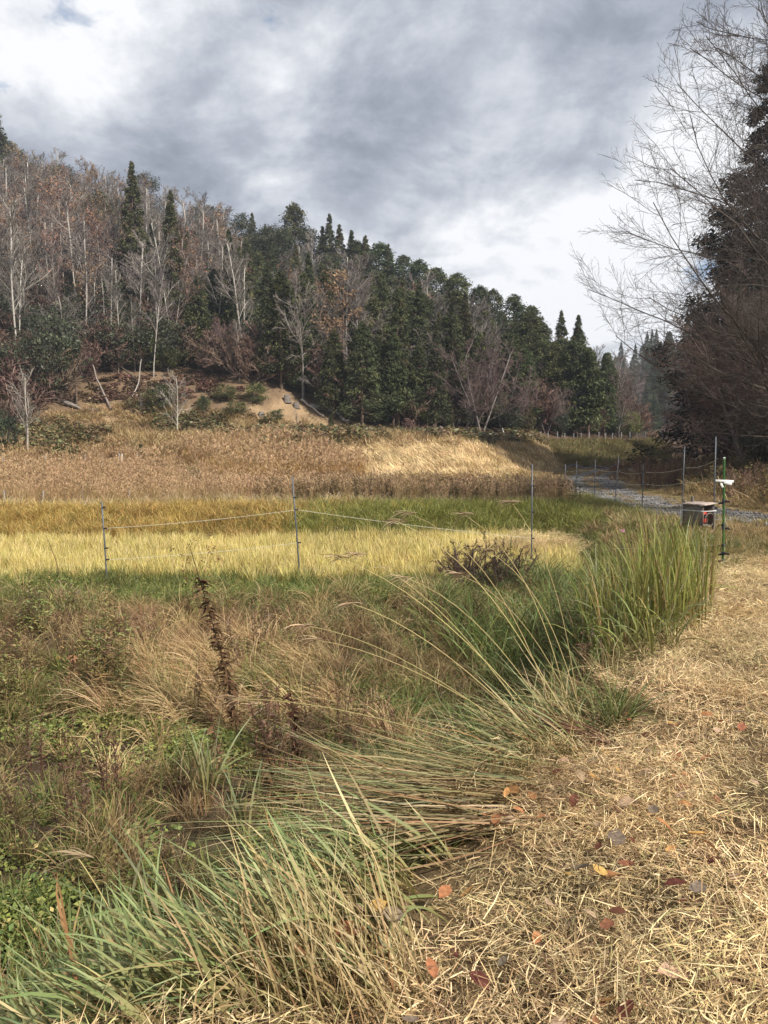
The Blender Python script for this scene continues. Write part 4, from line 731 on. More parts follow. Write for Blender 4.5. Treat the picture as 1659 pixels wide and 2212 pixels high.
# ------------------------------------------------------------------ big trees and thicket beyond the track
def right_side():
    z = lambda x, y: float(ground(x, y))
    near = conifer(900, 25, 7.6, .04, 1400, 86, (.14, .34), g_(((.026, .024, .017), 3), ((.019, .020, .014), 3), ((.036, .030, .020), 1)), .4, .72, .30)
    o = thing('cedar_tree', 'very large dark cedar rising at the edge of the picture beyond the track', 'tree', (22.2, 42, z(22.2, 42) - 1.5)); obj('trunk', near[0], o); obj('crown', near[1], o)
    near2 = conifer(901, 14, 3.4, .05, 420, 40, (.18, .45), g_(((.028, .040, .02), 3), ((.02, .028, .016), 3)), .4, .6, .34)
    o = thing('cypress_tree', 'dark shaded evergreen below the very large cedar', 'tree', (19.5, 37, z(19.5, 37) - .2)); obj('trunk', near2[0], o); obj('crown', near2[1], o)
    dk = [bare(950 + i, 7, .09, (.13, .10, .09), (.115, .072, .06), .14, .10, (.5, 1.1), .55, (12, 8, 7, 3), 3, .03, .7) for i in range(2)]
    for i, (x, y, s, lb) in enumerate(((14.6, 26, .85, 'dark brown bare tree in front of the very large cedar'), (16.3, 27.5, 1.05, 'dark brown bare tree at the foot of the very large cedar'), (15.2, 32, 1.0, 'dark reddish bare tree beside the very large cedar'), (18.0, 38, 1.15, 'dark reddish bare tree behind the very large cedar'), (16.6, 36, 1.0, 'dark reddish bare tree left of the very large cedar'), (20.5, 45, 1.2, 'dark reddish bare tree farther along the shaded thicket'), (22.5, 48, 1.25, 'dark reddish bare tree before the far hill'), (24, 55, 1.2, 'dark reddish bare tree at the bend of the valley'))):
        o = thing('bare_tree', lb, 'tree', (x, y, z(x, y) - .1), i * 1.7, None, s); obj('trunk', dk[i % 2][0], o); obj('crown', dk[i % 2][1], o)
    rng = RNG(910)
    spec = [dict(k=10, w=.03, up=.02, n=50, pos=(.08, .97), ang=(.75, 1.3), bias=(0, 1.0, 0), len=.47, rr=.30, lr=(1.0, .38), taper=.9),
            dict(k=9, w=.085, up=.035, n=17, pos=(.10, .98), ang=(.35, .8), len=.40, rr=.5, taper=.85, lr=(1.1, .5)),
            dict(k=6, w=.10, up=.03, n=10, pos=(.10, .98), ang=(.35, .85), len=.44, rr=.6, taper=.75),
            dict(k=4, w=.13, up=.02, n=4, pos=(.15, .98), ang=(.35, .9), len=.45, rr=.75, taper=.6), dict(k=2, w=.15, up=.0)]
    lv = grow(rng, np.zeros((1, 3)), np.array([[-.06, -.03, 1.]]), np.array([14.5]), np.array([.17]), spec)
    bt_, bc = MB(), MB(); mn = [.05, .010, .005, .0032, .0026]
    for i, (pl, rad, tg, ln_) in enumerate(lv):
        tubes(bt_ if i == 0 else bc, pl, np.maximum(rad, mn[i]), (9, 6, 4, 3, 3)[i], np.array([.115, .095, .082]) * rng.uniform(.8, 1.2, (len(pl), 1)))
    o = thing('bare_tree', 'near bare tree with long fine branches reaching over the track', 'tree', (11.2, 19.2, z(11.2, 19.2) - .1)); obj('trunk', bt_.mesh('trunk', M['bark'], True), o); obj('crown', bc.mesh('crown', M['twig']), o)
    zn = lambda y: ', before the very large cedar' if y < 30 else ', just past the very large cedar' if y < 45 else ', halfway down the valley' if y < 65 else ', far down the valley'
    rs = random.Random(8); spots = []
    lab = {'purple': 'reddish brown bare tree in the shaded thicket', 'wide': 'grey bare tree in the shaded thicket', 'ever': 'dark evergreen tree in the shaded thicket', 'sugi': 'dark cedar in the shaded thicket', 'bush': 'bare brown bush in the shaded thicket'}
    for i in range(88):
        for _ in range(60):
            y = rs.uniform(24, 92); lo = float(np.interp(y, [24, 35, 50, 70, 92], [14.4, 16.2, 23.5, 31, 37])); x = lo + rs.random() ** 1.4 * (.16 * y + 4)
            if all((x - a) ** 2 + (y - b) ** 2 > 4.5 for a, b in spots): break
        spots.append((x, y)); r_ = rs.random(); e_ = (x - lo) < 2.5
        k_ = ('bush' if r_ < .35 else 'purple' if r_ < .7 else 'ever') if e_ else ('purple' if r_ < .55 else 'ever' if r_ < .75 else 'wide' if r_ < .85 else 'sugi')
        h = {'purple': 8.5, 'wide': 9, 'ever': 6, 'sugi': 12, 'bush': 2.6}[k_] * rs.uniform(.7, 1.15) * (.55 if e_ and k_ != 'bush' else 1)
        tree(k_, x, y, h, lab[k_] + zn(y), 'shaded thicket beyond the track ' + k_ + zn(y), 1.25 if k_ in ('purple', 'bush') else 1.0)
    rb = bare(930, 1.6, .03, (.15, .11, .09), (.20, .12, .08), .5, .1, (.4, 1.0), .6, (7, 5, 5, 3), 5, .03, .4)
    for i, (px, py, s) in enumerate(((1395, 1055, 1.0), (1440, 1060, .9), (1330, 1040, .8), (1500, 1062, .9), (1590, 1085, .8), (1640, 1080, .9), (1370, 1040, .9), (1470, 1040, 1.0))):
        p = hit1(px, py); o = thing('bare_bush', 'brown bare bush beyond the wire fence beside the track', 'bush', p - np.array([0, 0, .05]), i * 1.3, 'bare bushes beside the track', s * .8); obj('stems', rb[0], o); obj('crown', rb[1], o)
right_side()

# ------------------------------------------------------------------ silver grass clumps
mis_leaf = g_(((.20, .27, .095), 5), ((.28, .33, .14), 5), ((.50, .40, .20), 2.4), ((.64, .51, .30), 1.8), ((.36, .23, .11), 1.0), ((.40, .20, .09), .8), ((.105, .155, .07), 2)); mis_base = g_(((.34, .24, .11), 2), ((.20, .16, .06), 2), ((.26, .12, .06), 1)); up_leaf = g_(((.25, .33, .065), 4), ((.18, .26, .055), 3), ((.38, .39, .10), 2.4), ((.46, .34, .14), 1.0), ((.40, .42, .28), .6), ((.36, .17, .06), .4))
def plume_mesh(rng, tip, az, size=.22, n=20, c=(.50, .36, .22)):
    b = MB(); s = rng.uniform(0, 1, n); d = np.array([math.sin(az), math.cos(az), 0]); root = tip - d * (s * size * .55)[:, None] + np.array([0, 0, 1]) * (-.35 * size * s * 0)[:, None]
    blades(b, rng, root, az + rng.normal(0, .16, n), rng.uniform(.5, 1.0, n) * size, rng.uniform(1.2, 1.9, n), rng.uniform(.5, 1.5, n), np.full(n, .0045), np.array(c) * .8, np.array(c), 4); return b.mesh('plume', M['straw'])
def clump(name, label, base, roots, az, azs, ln, lean, curve, wd, cols1, cols0=None, seed=0, K=7, stalks=(), p=1.5, mat='blade'):
    rng = RNG(seed); base = np.array(base); o = thing(name, label, 'grass', base); n = len(roots); b = MB(); c = pick(rng, n, cols1, .2)
    blades(b, rng, roots - base, az + rng.normal(0, azs, n), rng.uniform(*ln, n), rng.uniform(*lean, n), rng.uniform(*curve, n), rng.uniform(*wd, n), pick(rng, n, cols0 or mis_base, .2), c, K, p, kink=.16, drift=.35)
    obj('leaf_blades', b.mesh('leaf_blades', M[mat]), o)['kind'] = 'stuff'
    for (rx, ry, a, L_, l0, cv) in stalks:
        b = MB(); r0 = np.array([rx, ry, float(ground(rx, ry))]) - base; K2 = 12; pos = r0.copy(); P = [pos]
        for i in range(K2):
            s = (i + .5) / K2; an = l0 + cv * s ** 2.6; pos = pos + np.array([math.sin(a) * math.sin(an), math.cos(a) * math.sin(an), math.cos(an)]) * L_ / K2; P.append(pos)
        tubes(b, np.array(P)[None], np.linspace(.0030, .0017, K2 + 1)[None], 4, np.array([.50, .40, .18]))
        so_ = obj('flower_stalk', b.mesh('flower_stalk', M['straw']), o); obj('plume', plume_mesh(rng, P[-1], a, .15), so_)
    return o
def on(xy): return np.stack([xy[:, 0], xy[:, 1], ground(xy[:, 0], xy[:, 1]) - .01], 1)
rng = RNG(41)
def patch(n, cx, cy, rx, ry, rot=0.0, out_=.5):
    q = disc(rng, n, 1.0)[:, :2] * (1 + out_ * (rng.random((n, 1)) < .12)) * np.array([rx, ry]); c, s = math.cos(rot), math.sin(rot); return on(np.stack([cx + q[:, 0] * c - q[:, 1] * s, cy + q[:, 0] * s + q[:, 1] * c], 1))
LFT = -math.pi / 2
_sr = RNG(97); q = plan(_sr, -.6, 6.5, 1.6, 9.5, 5, lambda x, y: (x > edge(y) - .15) & inview(x, y, .5) & (vnoise(x, y, 1.1, 77) > -.15))
scatter('cut_stubble', 'short brown cut stubble poking through the straw', 'stubble', protos('stubs', [tuft(800 + i, 14, .035, (.05, .16), (.0, .4), (-.1, .4), (.003, .006), None, g_(((.26, .17, .09), 3), ((.40, .28, .14), 2), ((.15, .09, .05), 2)), K=2, mat='straw') for i in range(4)]), q, _sr, (.6, 1.3), .25)
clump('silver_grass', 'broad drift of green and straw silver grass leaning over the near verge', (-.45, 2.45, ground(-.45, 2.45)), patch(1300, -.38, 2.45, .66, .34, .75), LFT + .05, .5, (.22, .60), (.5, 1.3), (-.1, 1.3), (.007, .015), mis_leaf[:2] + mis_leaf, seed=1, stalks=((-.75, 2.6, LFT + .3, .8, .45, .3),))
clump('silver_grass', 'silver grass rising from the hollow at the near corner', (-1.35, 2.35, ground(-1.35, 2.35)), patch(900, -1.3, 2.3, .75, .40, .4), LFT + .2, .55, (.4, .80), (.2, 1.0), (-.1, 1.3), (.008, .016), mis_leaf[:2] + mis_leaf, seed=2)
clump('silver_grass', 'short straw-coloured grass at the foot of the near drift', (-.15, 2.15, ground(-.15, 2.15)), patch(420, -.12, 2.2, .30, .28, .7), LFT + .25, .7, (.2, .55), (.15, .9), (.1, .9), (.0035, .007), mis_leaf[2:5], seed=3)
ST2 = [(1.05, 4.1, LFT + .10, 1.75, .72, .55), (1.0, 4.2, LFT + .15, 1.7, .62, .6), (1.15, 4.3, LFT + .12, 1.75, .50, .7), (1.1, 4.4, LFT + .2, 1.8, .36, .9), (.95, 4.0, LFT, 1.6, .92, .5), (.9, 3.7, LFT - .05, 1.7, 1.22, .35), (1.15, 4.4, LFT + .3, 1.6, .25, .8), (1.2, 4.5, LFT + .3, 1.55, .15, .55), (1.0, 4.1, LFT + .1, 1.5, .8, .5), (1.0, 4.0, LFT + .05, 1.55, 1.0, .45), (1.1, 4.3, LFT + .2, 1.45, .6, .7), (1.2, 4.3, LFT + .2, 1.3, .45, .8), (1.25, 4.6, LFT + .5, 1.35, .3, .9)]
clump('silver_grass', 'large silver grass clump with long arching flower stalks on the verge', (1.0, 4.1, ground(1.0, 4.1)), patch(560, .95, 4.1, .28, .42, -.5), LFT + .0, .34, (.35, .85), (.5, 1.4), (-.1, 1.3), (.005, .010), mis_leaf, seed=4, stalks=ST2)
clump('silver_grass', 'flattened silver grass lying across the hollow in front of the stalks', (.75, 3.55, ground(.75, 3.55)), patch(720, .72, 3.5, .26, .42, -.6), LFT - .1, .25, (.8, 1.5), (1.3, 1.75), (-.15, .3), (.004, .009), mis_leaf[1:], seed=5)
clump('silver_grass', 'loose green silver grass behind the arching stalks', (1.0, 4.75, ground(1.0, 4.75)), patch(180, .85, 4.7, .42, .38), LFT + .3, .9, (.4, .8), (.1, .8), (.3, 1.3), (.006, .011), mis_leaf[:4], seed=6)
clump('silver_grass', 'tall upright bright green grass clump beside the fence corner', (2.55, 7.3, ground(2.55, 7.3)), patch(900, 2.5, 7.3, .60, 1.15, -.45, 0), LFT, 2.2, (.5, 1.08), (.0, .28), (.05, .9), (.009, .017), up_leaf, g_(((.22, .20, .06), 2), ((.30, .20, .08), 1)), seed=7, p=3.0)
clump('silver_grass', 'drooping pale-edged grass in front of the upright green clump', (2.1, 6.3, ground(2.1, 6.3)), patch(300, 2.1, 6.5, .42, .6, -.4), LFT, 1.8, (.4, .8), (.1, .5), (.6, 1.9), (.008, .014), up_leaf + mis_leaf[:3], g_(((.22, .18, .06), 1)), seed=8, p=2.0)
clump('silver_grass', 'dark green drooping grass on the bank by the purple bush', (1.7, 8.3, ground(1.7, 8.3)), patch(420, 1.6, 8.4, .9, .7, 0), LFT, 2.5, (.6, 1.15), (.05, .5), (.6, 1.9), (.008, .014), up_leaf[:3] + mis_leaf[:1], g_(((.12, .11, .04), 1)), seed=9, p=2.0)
for i, (px, py, L_, n_, lb) in enumerate(((440, 1760, .8, 26, 'few upright grey-green leaves standing in the hollow'), (520, 1830, .6, 22, 'small tuft of grey-green leaves behind the near drift'), (1105, 1215, .75, 12, 'thin upright green leaves at the fence post'), (880, 1225, .35, 30, 'small orange-brown grass tuft on the paddy margin'))):
    p_ = hit1(px, py); clump('grass_tuft', lb, p_, p_ + disc(rng, n_, .08) , LFT, 1.6, (L_ * .6, L_), (.02, .3), (.1, .9), (.010, .018) if i < 2 else (.008, .012), g_(((.22, .28, .15), 2), ((.16, .22, .08), 2)) if i < 3 else dry1, seed=20 + i)

# ------------------------------------------------------------------ single weeds
def stalk_weed(label, px, py, top_px, top_py, leaves, lc, seed, tips=0, leaf=(.05, .10)):
    rng = RNG(seed); p0 = hit1(px, py); d = p0[1]; h = (py - top_py) / F * d; dx = (top_px - px) / F * d; b = MB(); s = np.linspace(0, 1, 9)
    P = np.stack([dx * s ** 1.2, .05 * np.sin(s * 4), h * s], 1); o = thing('dead_weed', label, 'weed', p0 - np.array([0, 0, .02]))
    tubes(b, P[None], np.linspace(.009, .003, 9)[None], 5, np.array([.13, .08, .05])); obj('stem', b.mesh('stem', M['bark']), o)
    b = MB(); t = rng.uniform(.12, .85, leaves); q = np.stack([np.interp(t, s, P[:, i]) for i in range(3)], 1)
    blades(b, rng, q, rng.uniform(0, 6.28, leaves), rng.uniform(*leaf, leaves), rng.uniform(.9, 1.9, leaves), rng.uniform(.6, 1.3, leaves), rng.uniform(.012, .026, leaves), pick(rng, leaves, lc, .3), pick(rng, leaves, lc, .3), 3, twist=1.6); m_ = obj('withered_leaves', b.mesh('withered_leaves', M['rust']), o); m_['kind'] = 'stuff'
    if tips:
        b = MB(); t = rng.uniform(.80, 1, tips); q = np.stack([np.interp(t, s, P[:, i]) for i in range(3)], 1)
        e = blades(b, rng, q, rng.uniform(0, 6.28, tips), rng.uniform(.08, .22, tips), rng.uniform(.3, 1.1, tips), rng.uniform(.4, 1.2, tips), np.full(tips, .005), np.array([.20, .13, .05]), np.array([.24, .15, .06]), 4)
        e = np.repeat(e, 8, 0) + rng.normal(0, .016, (tips * 8, 3)); cards(b, rng, e, rng.normal(0, 1, e.shape), .03, .012, pick(rng, len(e), g_(((.26, .17, .06), 2), ((.18, .11, .05), 1)))); m_ = obj('seed_head', b.mesh('seed_head', M['straw']), o); m_['kind'] = 'stuff'
    return o
stalk_weed('tall leaning dead goldenrod stalk with dark hanging leaves', 517, 1615, 418, 1160, 330, brown1[:2], 1, 18, (.06, .13))
stalk_weed('thin dead stalk standing left of the tall goldenrod', 470, 1690, 462, 1530, 40, brown1, 2); stalk_weed('dark dead stalk in the weed thicket', 645, 1680, 625, 1440, 90, brown1[:2], 3, 4)
stalk_weed('second dark dead stalk in the weed thicket', 590, 1760, 575, 1560, 80, brown1[:2], 4); stalk_weed('reddish dry weed before the blond grass', 225, 1545, 217, 1430, 60, red1, 5, 14)
stalk_weed('reddish dry weed in front of the goldenrod stand', 150, 1500, 165, 1390, 60, red1, 6, 10); stalk_weed('thin yellow stem leaning before the rice', 130, 1265, 105, 1150, 6, g_(((.4, .32, .1), 1)), 7)
pb = bare(940, 1.0, .02, (.085, .06, .05), (.095, .062, .05), .45, .1, (.4, 1.0), .6, (7, 5, 5, 3), 7, .03, .25)
for i, (px, py, s_, lb) in enumerate(((1035, 1290, .8, 'dark purple twiggy bush below the paddy margin'), (1000, 1270, .6, 'small dark purple bush beside the larger one'), (1085, 1285, .7, 'dark purple bush nearest the fence post'))):
    o = thing('twiggy_bush', lb, 'bush', hit1(px, py), i * 2.0, None, s_); obj('stems', pb[0], o); obj('crown', pb[1], o)
def cut_stalks():
    rng = RNG(50); p0 = hit1(1330, 1630); o = thing('cut_stalks', 'bundle of dark red-brown cut stalks lying at the verge', 'stalks', p0)
    for i in range(26):
        b = MB(); r0 = np.array([rng.normal(0, .05), rng.normal(0, .05), rng.uniform(.0, .06)]); d = nrm(np.array([-1, rng.normal(.25, .10), rng.normal(.28, .07)])); L_ = rng.uniform(.35, .75); P = np.stack([r0, r0 + d * L_ * .5 + np.array([0, 0, .01]), r0 + d * L_])
        tubes(b, P[None], np.array([[.005, .004, .0025]]), 4, np.array([.17, .085, .05]) * rng.uniform(.6, 1.6)); obj('stalk', b.mesh('stalk', M['straw']), o)
cut_stalks()
def pink_flower():
    rng = RNG(51); p0 = hit1(1345, 1200); o = thing('pink_flower', 'single pink flower standing behind the upright grass', 'flower', p0); b = MB(); h = .42; rod(b, (0, 0, 0), (-.02, 0, h), .004, .003, 5, (.10, .13, .04)); obj('stem', b.mesh('stem', M['leaf']), o)
    for i in range(9):
        b = MB(); a = i * 2.4; cards(b, rng, np.array([[-.02 + .028 * math.cos(a), .028 * math.sin(a), h + .02 + .012 * (i % 3)]]), np.array([[math.cos(a), math.sin(a), .6]]), .06, .045, np.array([.60, .30, .40]), .1); obj('petal', b.mesh('petal', M['leaf']), o)
pink_flower()

# ------------------------------------------------------------------ fallen leaves on the straw
def leaf_mesh(seed):
    rng = RNG(seed); n = 7; s = np.linspace(0, 1, n); wv = np.sin(s * math.pi) ** .8 * rng.uniform(.20, .34) * (1 + .12 * np.sin(s * 20)); z = .10 * np.sin(s * 3 + seed) ; V = []
    for i in range(n): V += [[s[i] - .5, -wv[i], z[i] + .12 * (1 + math.sin(seed)) * wv[i]], [s[i] - .5, 0, z[i] - .03], [s[i] - .5, wv[i], z[i] + .18 * wv[i]]]
    q = []
    for i in range(n - 1): q += [[3 * i, 3 * i + 1, 3 * i + 4, 3 * i + 3], [3 * i + 1, 3 * i + 2, 3 * i + 5, 3 * i + 4]]
    V = np.array(V); V[:, 2] -= V[:, 2].min(); return V, q
LC = {'orange-brown': (.36, .17, .075), 'rust': (.25, .11, .06), 'pinkish tan': (.46, .32, .21), 'grey-brown': (.21, .165, .12), 'dark red': (.13, .05, .033), 'ochre': (.46, .27, .10)}
LM = {}
for ci, (cn, cv) in enumerate(LC.items()):
    for v_ in range(2):
        V, q = leaf_mesh(ci * 3 + v_); LM[cn, v_] = MB().add(V, q, None, np.array(cv)).mesh('fallen_leaf', M['fallen'], True)
for it in range(135):
    r_ = random.Random(it * 7 + 1)
    KN = [(740, 2090, 'orange-brown', .10), (765, 2100, 'rust', .10), (1395, 1720, 'pinkish tan', .08), (1290, 1838, 'pinkish tan', .07), (1505, 1860, 'ochre', .09), (1530, 1890, 'orange-brown', .08), (1580, 1862, 'dark red', .07), (1330, 1870, 'grey-brown', .09), (1295, 1950, 'ochre', .08), (1505, 2000, 'grey-brown', .10), (960, 2000, 'orange-brown', .08), (980, 2150, 'dark red', .06), (1100, 1830, 'pinkish tan', .06), (1560, 1600, 'orange-brown', .08), (1600, 1620, 'rust', .07), (1480, 1730, 'orange-brown', .08), (770, 2040, 'pinkish tan', .08), (1010, 1995, 'ochre', .07), (1450, 2195, 'pinkish tan', .10), (1310, 2080, 'rust', .07), (1420, 1330, 'rust', .08)]
    if it < len(KN): px, py, cn, sz = KN[it]; p_ = hit1(px, py)
    else:
        while True:
            y = r_.uniform(1.9, 8.5) if r_.random() < .45 else r_.uniform(1.9, 4.5); x = float(edge(y)) + r_.uniform(-.15, 3.2)
            if abs(x) < .5 * y + .05: break
        p_ = np.array([x, y, float(ground(x, y))]); cn = r_.choice(list(LC)); sz = r_.uniform(.045, .085)
    o = obj('fallen_leaf', LM[cn, r_.randrange(2)], None, (p_[0], p_[1], p_[2] + .10)); o.scale = (sz, sz * r_.uniform(.8, 1.2), sz); o.rotation_euler = (r_.uniform(-.5, .5), r_.uniform(-.5, .5), r_.uniform(0, 6.28))
    s_ = p_[0] - float(edge(p_[1])); zl_ = ('close to the camera' if p_[1] < 2.5 else 'beside the near drift' if p_[1] < 3.2 else 'beside the flattened grass' if p_[1] < 4.2 else 'beside the arching stalks' if p_[1] < 6 else 'beside the upright green clump') + (' at the verge' if s_ < .5 else ' on mid path' if s_ < 1.4 else ' well onto the path')
    tag(o, f'fallen {cn} leaf on the straw {zl_}', 'leaf', f'fallen {cn} leaves {zl_}')

# ------------------------------------------------------------------ wire fence
def height_to(p, top):
    hs = np.linspace(.2, 6, 800); _, v = project(p[0], p[1], p[2] + hs); return float(hs[np.argmin(np.abs(v - top))])
CLIP = MB(); box(CLIP, (.022, -.004, 0), (.035, .02, .022), None, (.012, .012, .013)); rod(CLIP, (.045, 0, -.006), (.045, 0, .012), .017, .012, 8, (.012, .012, .013)); CLIP = CLIP.mesh('insulator', M['plastic'])
def post(label, px, base, tpx, top, clips, r=.0125, col=(.085, .095, .11), group='slim grey posts of the wire fence', cap=None, name='fence_post', side=1):
    p = hit1(px, base); h = height_to(p, top); dx = (tpx - px) / F * p[1]; o = thing(name, label, 'post', p, 0, group); b = MB(); P = np.array([[0, 0, -.12], [dx * .5, 0, h * .5], [dx, 0, h]])
    st = b.n; tubes(b, P[None], np.full((1, 3), r), 8, np.array(col)); b.add(P[2:3] + np.array([[0, 0, .002]]), None, None, np.array(col)); k = st + 16 + np.arange(8); b.T.append(np.stack([k, np.roll(k, -1), np.full(8, b.n - 1)], 1))
    obj('shaft', b.mesh('shaft', M['steel'], True), o); W = []
    if cap is not None:
        b = MB(); rod(b, P[2] - [0, 0, .02], P[2] + [0, 0, .015], r * 1.25, r * 1.1, 8, cap); obj('cap', b.mesh('cap', M['plastic']), o)
    for f in clips:
        c = obj('insulator', CLIP, o, (dx * f, 0, h * f)); c.scale = (side, 1, 1); W.append(np.array(p) + np.array([dx * f + .045 * side, 0, h * f]))
    return W
def cord(name, label, a, b_, sag=.05, r=.003, col=(.62, .58, .46), group='cords of the wire fence', n=11):
    a = np.array(a); b_ = np.array(b_); s = np.linspace(0, 1, n); P = a + (b_ - a) * s[:, None]; P[:, 2] -= sag * 4 * s * (1 - s); P0 = P[0].copy(); m = MB(); tubes(m, (P - P0)[None], np.full((1, n), r), 5, np.array(col)); o = obj(name, m.mesh(name, M['rope']), None, P0); return tag(o, label, 'cord', group)
wA = post('slim fence post standing leftmost at the edge of the rice paddy', 232, 1262, 225, 1084, (.30, .44, .68, .93))
wB = post('slim fence post in the middle of the paddy edge', 649, 1252, 633, 1030, (.10, .36, .68, .8))
wC = post('slim fence post by the black pipes at the paddy corner', 1148, 1232, 1146, 1003, (.10, .30, .55, .80))
wD = post('slim tall fence post behind the wooden box', 1541, 1153, 1539, 943, (.16, .33, .60, .77))
wE = post('slim fence post left of the wooden box', 1472, 1122, 1474, 963, (.12, .26, .50, .70))
wF = post('slim fence post third from the wooden box', 1387, 1100, 1387, 1002, (.05, .27, .56, .82)); wG = post('slim leaning fence post fourth from the wooden box', 1327, 1093, 1334, 987, (.22, .5, .70))
wH = post('slim fence post fifth from the wooden box', 1284, 1079, 1284, 993, (.2, .5, .75)); wI = post('slim fence post sixth from the wooden box', 1244, 1077, 1244, 997, (.12, .4, .57, .78)); wJ = post('slim fence post seventh from the wooden box', 1220, 1069, 1220, 1002, (.1, .33, .55, .75))
post('dark leaning short post above the terrace bank', 1155, 1066, 1124, 1026, (.3, .7, .97), .018, (.03, .03, .03)); post('thin rusty post at the end of the dead goldenrod', 1097, 1078, 1095, 1024, (.3, .6, .85), .012, (.10, .07, .06))
for i, (a, b_, hs_) in enumerate(((wD, wE, ((3, 3), (2, 2), (1, 1))), (wE, wF, ((3, 3), (2, 2), (1, 1))), (wF, wG, ((3, 2), (2, 1))), (wG, wH, ((2, 2),)), (wH, wI, ((2, 3),)), (wI, wJ, ((3, 3),)), (wA, wB, ((2, 2), (0, 1))), (wB, wC, ((2, 1), (0, 0))))):
    for (u_, v_) in hs_: cord('fence_rope', 'pale cord strung between the slim fence posts', a[u_], b_[v_], .06 if i < 3 else .03, .004 if i < 2 else .0035)
def green_pole():
    p = hit1(1562, 1228); h = height_to(p, 990); o = thing('garden_pole', 'green garden pole with white tape and black clips', 'pole', p); G = (.035, .105, .025); dx = -.04
    b = MB(); n = 40; s = np.linspace(0, 1, n); r = .0155 + .0016 * (np.arange(n) % 2); P = np.stack([dx * s, 0 * s, -.1 + (h + .1) * s], 1); tubes(b, P[None], r[None], 9, np.array(G)); obj('shaft', b.mesh('shaft', M['plastic'], True), o)
    at_ = lambda f: np.array([dx * f, 0, h * f])
    b = MB(); rod(b, at_(.992), at_(1.008), .017, .014, 9, (.55, .62, .55)); obj('cap', b.mesh('cap', M['plastic']), o)
    b = MB(); box(b, at_(.795) + [.0, -.02, .0], (.24, .012, .030), Matrix.Rotation(.04, 3, 'Y'), (.78, .78, .76)); box(b, at_(.785) + [.04, -.028, -.012], (.11, .008, .035), Matrix.Rotation(.2, 3, 'Y'), (.74, .74, .73)); box(b, at_(.755) + [-.035, -.02, 0], (.03, .006, .06), Matrix.Rotation(-.5, 3, 'Y'), (.7, .7, .68)); obj('white_tape', b.mesh('white_tape', M['plastic']), o)
    for f, sx in ((.615, 1), (.60, -1), (.40, -1), (.37, 1), (.215, -1), (.14, 1), (.135, -1), (.075, -1)):
        b = MB(); q = at_(f); rod(b, q + [0, 0, -.02], q + [0, 0, .02], .024, .024, 9, (.012, .016, .012)); rod(b, q + [.01 * sx, -.01, 0], q + [.075 * sx, -.02, -.012], .017, .012, 7, (.012, .012, .012)); obj('clip', b.mesh('clip', M['plastic']), o)
    return [p + at_(f) for f in (.615, .40, .215)]
gp = green_pole()
cord('fence_rope', 'pale low cord running from the green pole behind the upright grass', gp[2], hit1(1330, 1240) + np.array([0, 0, .4]), .01, .003); cord('fence_rope', 'pale cord running from the green pole across the box', gp[0], wE[1], .10, .004)
cord('fence_rope', 'loose yellow cord hanging beside the green pole', wD[2], wD[2] + np.array([.16, -.1, -.45]), -.01, .005, (.66, .56, .30)); cord('fence_rope', 'loose pale cord below the wooden box', wD[1] + np.array([0, -.1, .05]), wD[0] + np.array([.14, -.2, -.15]), .02, .004)
